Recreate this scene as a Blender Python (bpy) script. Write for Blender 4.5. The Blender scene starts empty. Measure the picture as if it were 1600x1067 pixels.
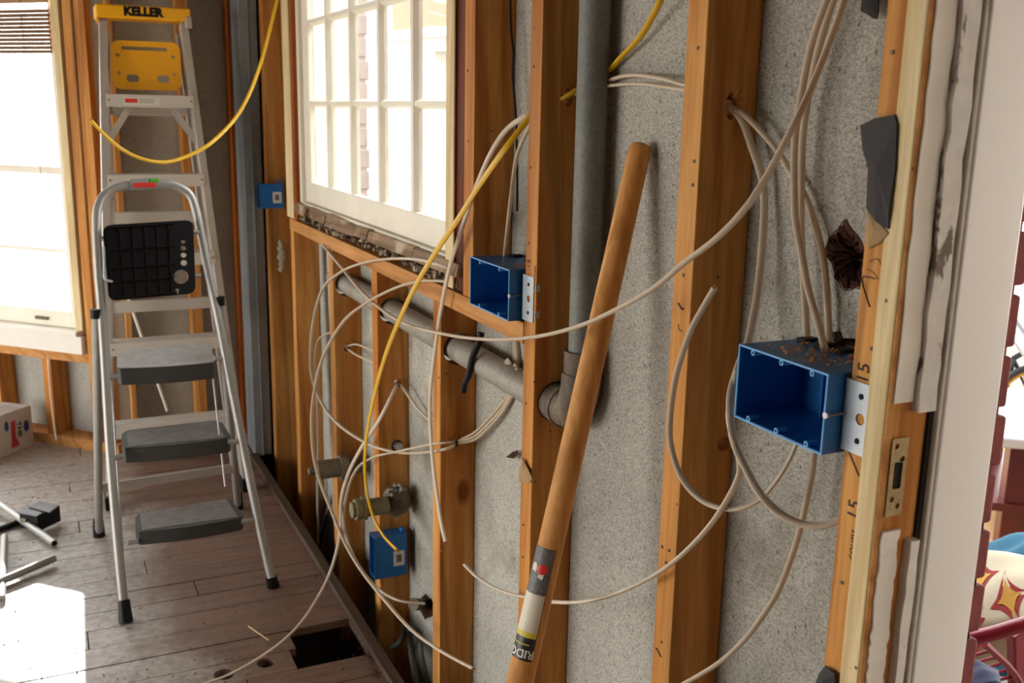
import bpy, bmesh, math, random
import numpy as np
from mathutils import Vector, Matrix
from mathutils.geometry import tessellate_polygon
random.seed(7)
C = bpy.context.scene.collection
SC = bpy.context.scene
H = 1.27                                   # eye height over the floor
# ---------------------------------------------------------------- camera
YAW, PIT, ROL, F = math.radians(25.0), math.radians(12.8), math.radians(1.1), 1580.0
cy, sy, cp, sp = math.cos(YAW), math.sin(YAW), math.cos(PIT), math.sin(PIT)
FW = Vector((sy*cp, cy*cp, -sp)); _r = Vector((cy, -sy, 0)); _u = _r.cross(FW)
RT = _r*math.cos(ROL) + _u*math.sin(ROL); UP = _u*math.cos(ROL) - _r*math.sin(ROL)
cam = bpy.data.cameras.new('camera'); co = bpy.data.objects.new('camera', cam); C.objects.link(co)
cam.sensor_width = 36; cam.lens = F/1600*36; cam.clip_start = .02
m = Matrix((RT, UP, -FW)).transposed().to_4x4(); m.translation = (0, 0, H); co.matrix_world = m
cam.dof.use_dof = True; cam.dof.focus_distance = 1.5; cam.dof.aperture_fstop = 9.0
SC.camera = co
# ---------------------------------------------------------------- light
SC.view_settings.view_transform = 'Standard'; SC.view_settings.look = 'None'
SC.view_settings.gamma = 1; SC.view_settings.use_curve_mapping = False
SC.view_settings.exposure = 0.35
SC.cycles.use_denoising = True
SC.cycles.max_bounces = 8; SC.cycles.diffuse_bounces = 5; SC.cycles.transparent_max_bounces = 12
w = bpy.data.worlds.new('sky'); SC.world = w; w.use_nodes = True
nt = w.node_tree; nt.nodes.clear()
wo = nt.nodes.new('ShaderNodeOutputWorld'); bg = nt.nodes.new('ShaderNodeBackground')
tc = nt.nodes.new('ShaderNodeTexCoord'); sx = nt.nodes.new('ShaderNodeSeparateXYZ'); rp = nt.nodes.new('ShaderNodeValToRGB')
nt.links.new(tc.outputs['Generated'], sx.inputs[0]); nt.links.new(sx.outputs['Z'], rp.inputs[0])
rp.color_ramp.elements[0].color = (1, .96, .90, 1); rp.color_ramp.elements[1].color = (.84, .92, 1, 1)
nt.links.new(rp.outputs[0], bg.inputs[0]); bg.inputs[1].default_value = 8.0
nt.links.new(bg.outputs[0], wo.inputs[0])
sun = bpy.data.lights.new('sun', 'SUN'); sun.energy = 22; sun.angle = .012; sun.color = (1, .95, .86)
so = bpy.data.objects.new('sun', sun); C.objects.link(so)
so.rotation_euler = Vector((-.04, -1, -.40)).to_track_quat('-Z', 'Y').to_euler(); so.location = (0, 8, 4)
def portal(loc, dirv, sx_, sy_):
    l = bpy.data.lights.new('window_portal', 'AREA'); l.shape = 'RECTANGLE'; l.size = sx_; l.size_y = sy_
    l.cycles.is_portal = True
    o = bpy.data.objects.new('window_portal', l); C.objects.link(o); o.location = loc
    o.rotation_euler = Vector(dirv).to_track_quat('-Z', 'Y').to_euler()
# ---------------------------------------------------------------- picture helpers: a pixel's ray met with a real surface
def ray(px, py): return FW + RT*((px-800)/F) - UP*((py-533.5)/F)
def _w(d, t): p = d*t; p.z += H; return p
def ox(px, py, x): d = ray(px, py); return _w(d, x/d.x)
def oy(px, py, y): d = ray(px, py); return _w(d, y/d.y)
def oz(px, py, z): d = ray(px, py); return _w(d, (z-H)/d.z)
def od(px, py, dep): return _w(ray(px, py), dep)
def ol(px, py, y0, k): d = ray(px, py); return _w(d, (y0+k*H)/(d.y-k*d.z))
def ofc(px, py, v=0): d = ray(px, py); return _w(d, (4.04+v*1.4142)/(d.x+d.y))
# ---------------------------------------------------------------- materials
def lin(h):
    c = [int(h[i:i+2], 16)/255 for i in (0, 2, 4)]
    return tuple((v/12.92 if v <= .04045 else ((v+.055)/1.055)**2.4) for v in c) + (1,)
class N:
    def __init__(s, name):
        s.m = bpy.data.materials.new(name); s.m.use_nodes = True; s.t = s.m.node_tree; s.t.nodes.clear()
        s.out = s.n('OutputMaterial'); s.b = s.n('BsdfPrincipled'); s.l(s.b.outputs[0], s.out.inputs[0])
        s.c = s.n('TexCoord').outputs['Object']
    def n(s, k, **kw):
        nd = s.t.nodes.new('ShaderNode'+k)
        for a, v in kw.items(): setattr(nd, a, v)
        return nd
    def l(s, a, b): s.t.links.new(a, b)
    def map(s, sc, src=None, rnd=False):
        mp = s.n('Mapping'); mp.inputs['Scale'].default_value = sc; s.l(src or s.c, mp.inputs[0])
        if rnd:
            oi = s.n('ObjectInfo'); v = s.n('VectorMath', operation='SCALE'); v.inputs[0].default_value = (13, 7, 5)
            s.l(oi.outputs['Random'], v.inputs['Scale']); s.l(v.outputs[0], mp.inputs['Location'])
        return mp.outputs[0]
    def noise(s, sc=5, det=4, vec=None, rough=.5, dist=0):
        k = s.n('TexNoise'); k.inputs['Scale'].default_value = sc; k.inputs['Detail'].default_value = det
        k.inputs['Roughness'].default_value = rough; k.inputs['Distortion'].default_value = dist
        s.l(vec or s.c, k.inputs['Vector']); return k.outputs['Fac']
    def vor(s, sc, vec=None, feat='F1'):
        k = s.n('TexVoronoi', feature=feat); k.inputs['Scale'].default_value = sc; s.l(vec or s.c, k.inputs['Vector']); return k.outputs[0]
    def ramp(s, fac, stops, interp='LINEAR'):
        r = s.n('ValToRGB'); e = r.color_ramp.elements; r.color_ramp.interpolation = interp
        while len(e) < len(stops): e.new(.5)
        for i, (p, c) in enumerate(stops):
            e[i].position = p; e[i].color = lin(c) if isinstance(c, str) else (c, c, c, 1)
        s.l(fac, r.inputs[0]); return r.outputs[0]
    def mix(s, fac, a, b, mode='MIX'):
        k = s.n('MixRGB', blend_type=mode)
        for v, i in ((fac, 0), (a, 1), (b, 2)):
            if isinstance(v, (int, float)): k.inputs[i].default_value = v if i == 0 else (v, v, v, 1)
            elif isinstance(v, str): k.inputs[i].default_value = lin(v)
            else: s.l(v, k.inputs[i])
        return k.outputs[0]
    def bump(s, h, st=.2, d=.002):
        k = s.n('Bump'); k.inputs['Strength'].default_value = st; k.inputs['Distance'].default_value = d
        s.l(h, k.inputs['Height']); s.l(k.outputs[0], s.b.inputs['Normal'])
    def set(s, col=None, rough=.6, metal=0, spec=None):
        if col is not None:
            if isinstance(col, str): s.b.inputs['Base Color'].default_value = lin(col)
            else: s.l(col, s.b.inputs['Base Color'])
        s.b.inputs['Roughness'].default_value = rough; s.b.inputs['Metallic'].default_value = metal
        if spec is not None: s.b.inputs['Specular IOR Level'].default_value = spec
        return s.m
def plain(name, col, rough=.6, metal=0, var=.12, sc=30, spec=None, bump=0):
    s = N(name); f = s.noise(sc, 4)
    d = s.ramp(f, [(.3, 1-var), (.7, 1.0)])
    s.set(s.mix(1.0, col, d, 'MULTIPLY'), rough, metal, spec)
    if bump: s.bump(f, bump)
    return s.m
def wood(name, a, b, dark, axis='z', knots=True, rough=.55, rings=22, nails=True, blotch=None):
    s = N(name)
    sc = {'z': (1, 1, .06), 'x': (.06, 1, 1), 'y': (1, .06, 1)}[axis]
    v = s.map(sc, rnd=True)
    big = s.noise(rings, 3, v, .5, 1.2); fine = s.noise(190, 3, v, .6)
    col = s.ramp(big, [(.3, a), (.7, b)])
    g = s.ramp(fine, [(.35, .82), (.6, 1.0)])
    col = s.mix(1.0, col, g, 'MULTIPLY')
    w_ = s.n('TexWave', wave_type='BANDS', bands_direction='DIAGONAL'); w_.inputs['Scale'].default_value = 9; w_.inputs['Distortion'].default_value = 7
    w_.inputs['Detail'].default_value = 2; s.l(v, w_.inputs['Vector'])
    col = s.mix(s.ramp(w_.outputs['Fac'], [(.72, 0.0), (1.0, .35)]), col, dark)
    if knots:
        kv = s.map({'z': (1, 1, .55), 'x': (.55, 1, 1), 'y': (1, .55, 1)}[axis], rnd=True)
        k = s.vor(5.0, kv); col = s.mix(s.ramp(k, [(.05, .8), (.10, 0.0)]), col, dark)
    if nails:
        k2 = s.vor(24, s.map((1, 1, 1), rnd=True)); col = s.mix(s.ramp(k2, [(.035, .85), (.06, 0.0)]), col, '2a1608')
    if blotch:
        col = s.mix(s.ramp(s.noise(9, 4), [(.52, 0.0), (.64, .65)]), col, blotch)
    s.set(col, rough, spec=.08); s.bump(fine, .25, .001); return s.m
M = {}
M['stud'] = wood('stud_fir', 'd8a05c', 'b87235', '6a300f')
M['stud_y'] = wood('plate_fir', 'd09a60', 'bd8248', '7a4317', 'y')
M['stud_x'] = wood('plate_fir_x', 'b98550', 'a2683a', '6a3818', 'x')
M['stud_red'] = wood('stud_red_fir', 'a55c26', '8e4718', '521f08')
M['dark_red'] = wood('dark_red_fir', '6a3218', '54240f', '2c1006')  # darker red-brown wood for the window jamb and liner
M['pale_wood'] = wood('pale_pine', 'e8d3a8', 'd9c08e', 'ad8a54', nails=True, knots=False)
M['handle'] = wood('ash_handle', 'dda466', 'c98c48', '8f5a28', knots=False, nails=False, rough=.38, rings=30)
M['handle_dark'] = plain('handle_end_grain', '5a3a22', .7)
M['strip'] = wood('grey_strip', '54443a', '66564a', '2a1e16', 'y', nails=False)
M['pale_y'] = wood('old_stool', '9c7f62', '7d614a', '3d2a1c', 'y', blotch='c9bba2')
def sheath():
    s = N('gypsum_sheathing')
    big = s.noise(2.3, 5); col = s.ramp(big, [(.3, 'aaa79d'), (.5, 'bebbb0'), (.75, 'cbc8bc')])
    st = s.noise(420, 8, s.map((1, .6, 1)), .88)
    col = s.mix(1.0, col, s.ramp(st, [(.41, .38), (.5, .86), (.59, 1.2)]), 'MULTIPLY')
    sp_ = s.vor(70, s.map((1, 1, .6))); col = s.mix(s.ramp(sp_, [(.08, .75), (.15, 0.0)]), col, '5a5044')
    stn = s.noise(4.5, 7, None, .65); col = s.mix(s.ramp(stn, [(.54, 0.0), (.70, .6)]), col, '71685a')
    s.set(col, .9, spec=.15); s.bump(st, .55, .002); return s.m
M['sheath'] = sheath()
def planks():
    s = N('floor_boards')
    v = s.map((.05, 1, 1), rnd=True); g = s.noise(60, 4, v, .6)
    wd = s.ramp(g, [(.3, '5f4336'), (.7, '805c48')])
    geo = s.n('NewGeometry'); sep = s.n('SeparateXYZ'); s.l(geo.outputs['Position'], sep.inputs[0])
    n1 = s.noise(2.6, 6, geo.outputs['Position'], .62)
    ma = s.n('Math', operation='MULTIPLY_ADD'); s.l(sep.outputs['X'], ma.inputs[0]); ma.inputs[1].default_value = -1.25; s.l(n1, ma.inputs[2])
    dust = s.ramp(ma.outputs[0], [(.16, 0.15), (.40, .92)])
    n2 = s.noise(40, 5, geo.outputs['Position'], .7)
    dc = s.ramp(n2, [(.35, '948b83'), (.65, 'bdb4aa')])
    col = s.mix(dust, wd, dc)
    k = s.vor(16, geo.outputs['Position']); col = s.mix(s.ramp(k, [(.06, .7), (.10, 0.0)]), col, '4a3527')
    s.set(col, .5, spec=.4); s.bump(g, .3, .001); return s.m
M['plank'] = planks()
M['dark'] = plain('dark_cavity', '1c130d', .9)
M['mortar'] = plain('mortar', '8d8478', .9)
M['brick'] = plain('brick_red', '7a2f2a', .85, var=.35, sc=60, bump=.5)
M['brick_pink'] = plain('brick_mauve', 'a89a97', .85, var=.1, sc=60, bump=.4)
M['plaster'] = plain('plaster_wall', '63564a', .85)
M['white_paint'] = plain('white_paint', 'e6dfd4', .5, var=.06, sc=8)
M['sash_paint'] = plain('sash_paint', 'ebe4d2', .5, var=.08, sc=12)
M['door_paint'] = plain('door_paint', 'e6e0da', .42, var=.03, sc=3)
def flaky(name, paint, under, th=.5):
    s = N(name); f = s.noise(14, 6, s.map((1, 1, .35)), .65)
    col = s.mix(s.ramp(f, [(th, 0.0), (th+.02, 1.0)]), paint, under); g = s.noise(70, 3)
    col = s.mix(1.0, col, s.ramp(g, [(.3, .85), (.7, 1.0)]), 'MULTIPLY'); s.set(col, .7); s.bump(f, .6, .003); return s.m
M['flaky'] = flaky('flaking_paint', 'ddd5cb', '8d7a66', .56)
M['flaky2'] = flaky('flaking_paint_rough', 'd6cec5', '6f5c4c', .50)
M['cable'] = plain('white_cable', 'd5c5ae', .5, var=.05)
M['cable_y'] = plain('yellow_cable', 'd8a812', .45, var=.05)
M['cable_cut'] = plain('copper_end', '9a5a2c', .5, .5)
M['blue'] = plain('blue_plastic', '1667ab', .38, var=.06)
M['blue_rim'] = plain('blue_rim', '5fa8e0', .4, var=.03)
M['steel'] = plain('galvanised_steel', 'b9bcc0', .38, .75, var=.15, sc=18)
M['steel_pl'] = plain('bracket_steel', 'c3ccd4', .35, .4, var=.1)
M['black'] = plain('black_plastic', '0d0d0f', .5, spec=.25)
M['black_hole'] = plain('hole_black', '0c0a0a', .9)
def metalpipe(name, a, b, rough=.6, metal=.2, sc=14):
    s = N(name); f = s.noise(sc, 6, s.map((1, 1, .4)), .65); col = s.ramp(f, [(.3, a), (.7, b)])
    k = s.noise(160, 2); col = s.mix(1.0, col, s.ramp(k, [(.35, .8), (.6, 1.0)]), 'MULTIPLY')
    s.set(col, rough, metal); s.bump(k, .2, .001); return s.m
M['pipe'] = metalpipe('lead_grey_pipe', '62645f', '868780')
M['pipe2'] = metalpipe('pale_grey_pipe', '8d877c', 'aaa498')
M['iron'] = metalpipe('dirty_iron', '3f352c', '857561', .7, .1, 26)
M['brass'] = metalpipe('old_brass', '6f6656', '9c917a', .5, .4)
M['green_br'] = metalpipe('verdigris_brass', '6c6b50', '9a9372', .5, .3)
M['duct'] = metalpipe('duct_metal', '6d7780', 'b0b4b5', .5, .25, 3)
M['rust'] = metalpipe('strike_brass', '8d7550', 'ab9468', .5, .5, 40)
M['alu'] = plain('aluminium', 'b8aea4', .42, .35, var=.08, sc=10)
M['alu_w'] = plain('aluminium_pale', 'd2cbc0', .45, .2, var=.06, sc=10)
M['yellow'] = plain('yellow_plastic', 'fbb40c', .4, var=.03)
M['chrome'] = plain('grey_tube', 'a3a19c', .42, .45, var=.1)
M['tread'] = plain('tread_grey', 'a19b95', .7, var=.25, sc=40); M['tread_dk'] = plain('tread_groove', '4e4b48', .75, var=.25, sc=40)
M['tread_side'] = plain('tread_side', '3a3937', .55, var=.2)
M['red'] = plain('red_plastic', 'd8342c', .4)
M['green'] = plain('green_plastic', '4fae2a', .4)
M['cream'] = plain('sticker_white', 'ddd7ca', .5, var=.04)
M['ink'] = plain('ink', '221a16', .8)
M['grey_ink'] = plain('grey_ink', '77736c', .8)
M['tar'] = plain('tar_paper', '322e2e', .75, var=.3, sc=20, bump=.3)
M['rot'] = plain('rotten_wood', '4d2a18', .95, var=.7, sc=60, bump=.9)
M['crumb'] = flaky('old_plaster', 'b3a48e', '6a5038', .48)
M['card'] = plain('cardboard', 'a98a62', .9, var=.25, sc=40)
M['glass'] = None
def glassm():
    m_ = bpy.data.materials.new('window_glass'); m_.use_nodes = True; t = m_.node_tree; t.nodes.clear()
    o = t.nodes.new('ShaderNodeOutputMaterial'); mx = t.nodes.new('ShaderNodeMixShader'); a = t.nodes.new('ShaderNodeBsdfTransparent'); g = t.nodes.new('ShaderNodeBsdfGlossy')
    g.inputs['Roughness'].default_value = .02; mx.inputs[0].default_value = .05; a.inputs[0].default_value = (.97, .98, .97, 1)
    t.links.new(a.outputs[0], mx.inputs[1]); t.links.new(g.outputs[0], mx.inputs[2]); t.links.new(mx.outputs[0], o.inputs[0]); return m_
M['glass'] = glassm()
# ---------------------------------------------------------------- mesh builder
class MB:
    def __init__(s): s.v = []; s.f = []; s.mi = []; s.cur = 0
    def add(s, vs, fs):
        n = len(s.v); s.v += [Vector(v) for v in vs]; s.f += [tuple(n+i for i in f) for f in fs]; s.mi += [s.cur]*len(fs); return s
    def box(s, a, b, fr=None):
        x0, x1 = sorted((a[0], b[0])); y0, y1 = sorted((a[1], b[1])); z0, z1 = sorted((a[2], b[2]))
        vs = [(x, y, z) for z in (z0, z1) for y in (y0, y1) for x in (x0, x1)]
        if fr: vs = [fr(*v) for v in vs]
        return s.add(vs, [(0, 2, 3, 1), (4, 5, 7, 6), (0, 1, 5, 4), (2, 6, 7, 3), (0, 4, 6, 2), (1, 3, 7, 5)])
    def hexa(s, q0, q1):        # two quads, matching corners
        return s.add(list(q0)+list(q1), [(3, 2, 1, 0), (4, 5, 6, 7)]+[(i, (i+1) % 4, 4+(i+1) % 4, 4+i) for i in range(4)])
    def bar(s, p, q, w_, t, side=(0, 0, 1)):   # rectangular bar from p to q: w_ across `side`, t the other way
        p, q = Vector(p), Vector(q); d = (q-p).normalized(); u = Vector(side); u = (u-d*u.dot(d)).normalized(); v = d.cross(u)
        k = [(-1, -1), (1, -1), (1, 1), (-1, 1)]
        return s.hexa([p+u*a*w_/2+v*b*t/2 for a, b in k], [q+u*a*w_/2+v*b*t/2 for a, b in k])
    def tube(s, pts, r, n=10, flat=1.0, upv=None, cap=True):
        pts = [Vector(p) for p in pts]; k = len(pts)
        rs = r if isinstance(r, (list, tuple)) else [r]*k
        T = [(pts[min(i+1, k-1)]-pts[max(i-1, 0)]).normalized() for i in range(k)]
        a = Vector(upv) if upv else Vector((0, 0, 1))
        if abs(a.dot(T[0])) > .95: a = Vector((1, 0, 0))
        a = (a-T[0]*a.dot(T[0])).normalized(); base = len(s.v); vs = []; fs = []
        for i in range(k):
            a = (a-T[i]*a.dot(T[i])).normalized(); b = T[i].cross(a)
            for j in range(n):
                t = 2*math.pi*j/n; vs.append(pts[i]+a*math.cos(t)*rs[i]+b*math.sin(t)*rs[i]*flat)
        for i in range(k-1):
            for j in range(n): fs.append((i*n+j, i*n+(j+1) % n, (i+1)*n+(j+1) % n, (i+1)*n+j))
        if cap: fs += [tuple(reversed(range(n))), tuple((k-1)*n+j for j in range(n))]
        return s.add(vs, fs)
    def cyl(s, p, q, r, n=14, r2=None): return s.tube([p, q], [r, r if r2 is None else r2], n)
    def plate(s, outer, holes, t0, t1, fr):     # 2D outline with holes, extruded t0..t1, fr(a,b,t)->point
        loops = [outer]+list(holes); flat = [p for l in loops for p in l]
        tri = tessellate_polygon([[Vector((p[0], p[1], 0)) for p in l] for l in loops]); n = len(flat)
        vs = [fr(p[0], p[1], t0) for p in flat]+[fr(p[0], p[1], t1) for p in flat]; fs = []
        for a, b, c in tri: fs += [(a, b, c), (c+n, b+n, a+n)]
        k = 0
        for l in loops:
            m_ = len(l)
            for i in range(m_): a, b = k+i, k+(i+1) % m_; fs.append((a, b, b+n, a+n))
            k += m_
        return s.add(vs, fs)
    def build(s, name, mat, parent=None, smooth=False, bevel=0, **props):
        off = parent_world(parent) if parent else Vector()
        me = bpy.data.meshes.new(name); me.from_pydata([v-off for v in s.v], [], s.f)
        for mm in (mat if isinstance(mat, (list, tuple)) else [mat]): me.materials.append(M[mm] if isinstance(mm, str) else mm)
        for p, k in zip(me.polygons, s.mi): p.material_index = k
        bm = bmesh.new(); bm.from_mesh(me); bmesh.ops.recalc_face_normals(bm, faces=bm.faces); bm.to_mesh(me); bm.free()
        if smooth:
            me.polygons.foreach_set('use_smooth', [True]*len(me.polygons)); me.set_sharp_from_angle(angle=math.radians(40))
        o = bpy.data.objects.new(name, me); C.objects.link(o)
        if parent: o.parent = parent
        if bevel:
            b = o.modifiers.new('bevel', 'BEVEL'); b.width = bevel; b.segments = 2; b.limit_method = 'ANGLE'
        for k, v in props.items(): o[k] = v
        return o
def parent_world(p):
    v = Vector()
    while p: v += p.location; p = p.parent
    return v
def thing(name, loc, label=None, cat=None, group=None, kind=None):
    o = bpy.data.objects.new(name, None); C.objects.link(o); o.location = loc; o.empty_display_size = .05
    if label: o['label'] = label; o['category'] = cat
    if group: o['group'] = group
    if kind: o['kind'] = kind
    return o
def circ(cx, cy_, r, n=14, ry=None): return [(cx+r*math.cos(2*math.pi*i/n), cy_+(ry or r)*math.sin(2*math.pi*i/n)) for i in range(n)]
def rrect(x0, x1, y0, y1, r, n=4):
    o = []
    for cx, cy_, a in ((x1-r, y1-r, 0), (x0+r, y1-r, 90), (x0+r, y0+r, 180), (x1-r, y0+r, 270)):
        for i in range(n+1): t = math.radians(a+90*i/n); o.append((cx+r*math.cos(t), cy_+r*math.sin(t)))
    return o
def rough_loop(pts, amp, sub=3):
    o = []
    for i, p in enumerate(pts):
        q = pts[(i+1) % len(pts)]
        for k in range(sub): t = k/sub; o.append((p[0]+(q[0]-p[0])*t+random.uniform(-amp, amp), p[1]+(q[1]-p[1])*t+random.uniform(-amp, amp)))
    return o
def smoothpts(P, sub=6):
    P = [Vector(p) for p in P]; Q = [P[0]*2-P[1]]+P+[P[-1]*2-P[-2]]; o = []
    for i in range(1, len(Q)-2):
        a, b, c, d = Q[i-1], Q[i], Q[i+1], Q[i+2]
        for k in range(sub):
            t = k/sub; o.append(.5*((2*b)+(c-a)*t+(2*a-5*b+4*c-d)*t*t+(3*b-a-3*c+d)*t**3))
    return o+[P[-1]]
def textmesh(txt, size, fr, bold=0.0):      # flat lettering laid on a surface by fr(a, b); centred
    cu = bpy.data.curves.new('t', 'FONT'); cu.body = txt; cu.size = size; cu.align_x = 'CENTER'; cu.align_y = 'CENTER'; cu.offset = bold; cu.resolution_u = 3
    o = bpy.data.objects.new('t', cu); me = bpy.data.meshes.new_from_object(o)
    b = MB(); b.add([fr(v.co.x, v.co.y) for v in me.vertices], [tuple(p.vertices) for p in me.polygons])
    bpy.data.objects.remove(o); bpy.data.curves.remove(cu); bpy.data.meshes.remove(me); return b
XF, XB, XR = .72, .80, .812      # stud fronts, stud backs / sheathing face, sheathing back
# ================================================================ FLOOR
floor = thing('floor', (0, 0, 0), kind='structure')
MB().box((-3.2, -2.6, -.36), (XB+.01, 5.0, -.30)).build('subfloor', 'dark', floor)
rnd = random.Random(3)
PW = .0925; y = 1.2; FX1 = .652
holes_px = [(415, 1035, .021), (350, 1053, .024), (560, 1006, .017)]
holes = [(oz(a, b, 0), r) for a, b, r in holes_px]
hx0, hy0, hy1 = .455, None, None
row = 0
ys = []
while y < 4.95:
    ys.append(y); y += PW
for y in ys:
    y1 = y+PW-.003; row += 1
    cuts = [-3.2, -.62+rnd.uniform(-.5, .3), rnd.uniform(.0, .5), FX1-.004*rnd.random()]
    if 2.17 < y+PW/2 < 2.33: cuts = [-3.2, -.62+rnd.uniform(-.5, .3), .455+rnd.uniform(-.03, .03)]
    elif row % 2: cuts.pop(2)
    for a, b in zip(cuts, cuts[1:]):
        hl = [circ(p.x, p.y, r, 14) for p, r in holes if a < p.x-r and p.x+r < b and y < p.y-r and p.y+r < y1]
        hl2 = [(p, r) for p, r in holes if a < p.x < b and y < p.y < y1 and not (y < p.y-r and p.y+r < y1)]
        for p, r in hl2: hl.append(circ(p.x, min(max(p.y, y+r+.004), y1-r-.004), r, 14))
        dz = rnd.uniform(-.0012, .0008)
        MB().plate([(a+.0015, y), (b-.0015, y), (b-.0015, y1), (a+.0015, y1)], hl, -.02, dz, lambda p, q, t: (p, q, t)).build('plank', 'plank', floor)
MB().box((-3.2, -2.6, -.02), (FX1, 1.197, 0)).build('near_boards', 'plank', floor)
for x in (-.2, .2): MB().box((x-.02, -2.5, -.20), (x+.02, 4.95, -.022)).build('joist', 'stud_y', floor)
# ================================================================ RIGHT WALL (stud wall, window 1, doorway)
wr = thing('wall_right', (XF, 1.2, 0), kind='structure')
def yz_plate(b, outer, hl, x0, x1): return b.plate(outer, hl, x0, x1, lambda a, c, t: (t, a, c))
ZT, ZB = 2.5, -.30
def stud(y0, y1, z0=ZB, z1=ZT, mat='stud', hl=(), x0=XF, x1=XB, name='stud', bev=.0015):
    return MB().plate([(x0, z0), (x1-.001, z0), (x1-.001, z1), (x0, z1)], list(hl), y0, y1, lambda a, c, t: (a, t, c)).build(name, mat, wr, bevel=bev)
def hole_at(px, py, yy, r, n=12, ry=None):
    p = oy(px, py, yy); x = min(max(p.x, XF+r+.004), XB-r-.004); return circ(x, p.z, r, n, ry)
sC = stud(1.023, 1.064, hl=[hole_at(1143, 166, 1.023, .008, ry=.016), hole_at(1285-130, 690, 1.023, .0101)])
sB = stud(1.455, 1.497, hl=[circ(.762, .795, .034, 18), hole_at(888, 152, 1.455, .009, ry=.014)])
sA = stud(1.724, 1.771, z0=.926, mat='stud')
Z_P = .79
K1 = stud(1.889, 1.934, z1=.888, name='cripple_stud', hl=[circ(.76, Z_P, .034, 18), hole_at(713, 691, 1.889, .009)])
K2 = stud(2.321, 2.366, z1=.888, name='cripple_stud', mat='stud', hl=[circ(.76, Z_P, .034, 18), hole_at(622, 599, 2.321, .011), hole_at(620, 696, 2.321, .015)])
K3 = stud(2.729, 2.774, z1=.888, name='cripple_stud', mat='stud', hl=[circ(.76, Z_P, .034, 18), hole_at(543, 544, 2.729, .010)])
K4 = stud(3.2, 3.245, z1=.888, name='cripple_stud', mat='stud')
stud(3.162, 3.258, z0=.926, mat='stud'); MB().box((.7135, 3.163, .93), (.7195, 3.257, 2.3)).build('casing_strip', 'pale_wood', wr, bevel=.001)
P1 = stud(3.582, 3.630, mat='stud')
sD = stud(.7165, .742)
MB().box((XF-.001, 1.499, .888), (XB-.002, 3.25, .925)).build('sill_plate', 'stud_y', wr, bevel=.002)
MB().box((XF, 1.72, 2.12), (XB-.002, 3.25, 2.25)).build('header', 'stud_y', wr, bevel=.002)
MB().box((XF, -2.5, 2.42), (XB-.002, 3.8, 2.5)).build('top_plate', 'stud_y', wr)
for y0 in (-.35, -.80, -1.25, -1.7, -2.15): stud(y0, y0+.04)
MB().box((XF, -.31, 2.05), (XB-.002, .64, 2.15)).build('door_header', 'stud_y', wr)
# sheathing with window opening, torn holes
WY0, WY1, WZ0, WZ1 = 1.80, 3.155, .985, 2.10
def px_loop(pts, x): return [(ox(a, b, x).y, ox(a, b, x).z) for a, b in pts]
torn = rough_loop(px_loop([(1322, 342), (1340, 372), (1352, 395), (1355, 425), (1345, 448), (1322, 452), (1306, 432), (1303, 412), (1291, 402), (1296, 372), (1312, 360)], XB), .0022, 3)
torn2 = rough_loop(px_loop([(1302, 520), (1312, 518), (1318, 528), (1345, 530), (1345, 542), (1322, 538), (1308, 542)], XB), .001, 2)
torn3 = rough_loop(px_loop([(655, 940), (666, 928), (674, 936), (681, 950), (678, 962), (665, 966), (656, 952)], XB), .003, 2)
b = MB(); yz_plate(b, [(.716, -.3), (3.9, -.3), (3.9, 2.5), (.716, 2.5)], [[(WY0, WZ0-.05), (WY1, WZ0-.05), (WY1, WZ1), (WY0, WZ1)], torn, torn2, torn3], XB, XR)
b.build('sheathing', 'sheath', wr)
b = MB(); b.box((XB, -2.5, -.3), (XR, -.31, 2.5)); b.box((XB, -.31, 2.05), (XR, .62, 2.5)); b.build('sheathing', 'sheath', wr)
# rot round the torn hole: ragged inner rim and a dark board behind
def rim(loop, k, x0, x1, name):
    n = len(loop); cyy = sum(p[0] for p in loop)/n; cz = sum(p[1] for p in loop)/n; b = MB(); rings_ = [[(x0-.0015, cyy+(p[0]-cyy)*1.05, cz+(p[1]-cz)*1.05) for p in loop]]
    for kk, xx, j in ((.86, x0+.004, .10), (.66, x0+.010, .16), (.42, x1, .15), (.08, x1+.012, .03)):
        rings_.append([(xx+random.uniform(-.005, .007), cyy+(p[0]-cyy)*(kk+random.uniform(-j, j)), cz+(p[1]-cz)*(kk+random.uniform(-j, j))) for p in loop]); rings_[-1] = [(p[0], p[1]+random.uniform(-.0035, .0035)*kk, p[2]+random.uniform(-.0035, .0035)*kk) for p in rings_[-1]]
    b.add([p for r_ in rings_ for p in r_], [(q*n+i, q*n+(i+1) % n, (q+1)*n+(i+1) % n, (q+1)*n+i) for q in range(4) for i in range(n)]); b.build(name, 'rot', wr)
    b = MB()
    for _ in range(n*2):
        p = random.choice(loop); q = (cyy+(p[0]-cyy)*random.uniform(.2, .75), cz+(p[1]-cz)*random.uniform(.2, .75)); b.tube([(x0+.002, p[0], p[1]), (x0+random.uniform(-.002, .010), (p[0]+q[0])/2+random.uniform(-.003, .003), (p[1]+q[1])/2), (x0+.012, q[0], q[1])], [.0016, .0013, .0004], 4)
    b.build('wood_fibres', 'rot', wr, kind='stuff')
rim(torn, .55, XB, XR+.012, 'torn_rim'); rim(torn2, .7, XB, XR+.004, 'torn_rim'); rim(torn3, .6, XB, XR+.006, 'torn_rim')
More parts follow.
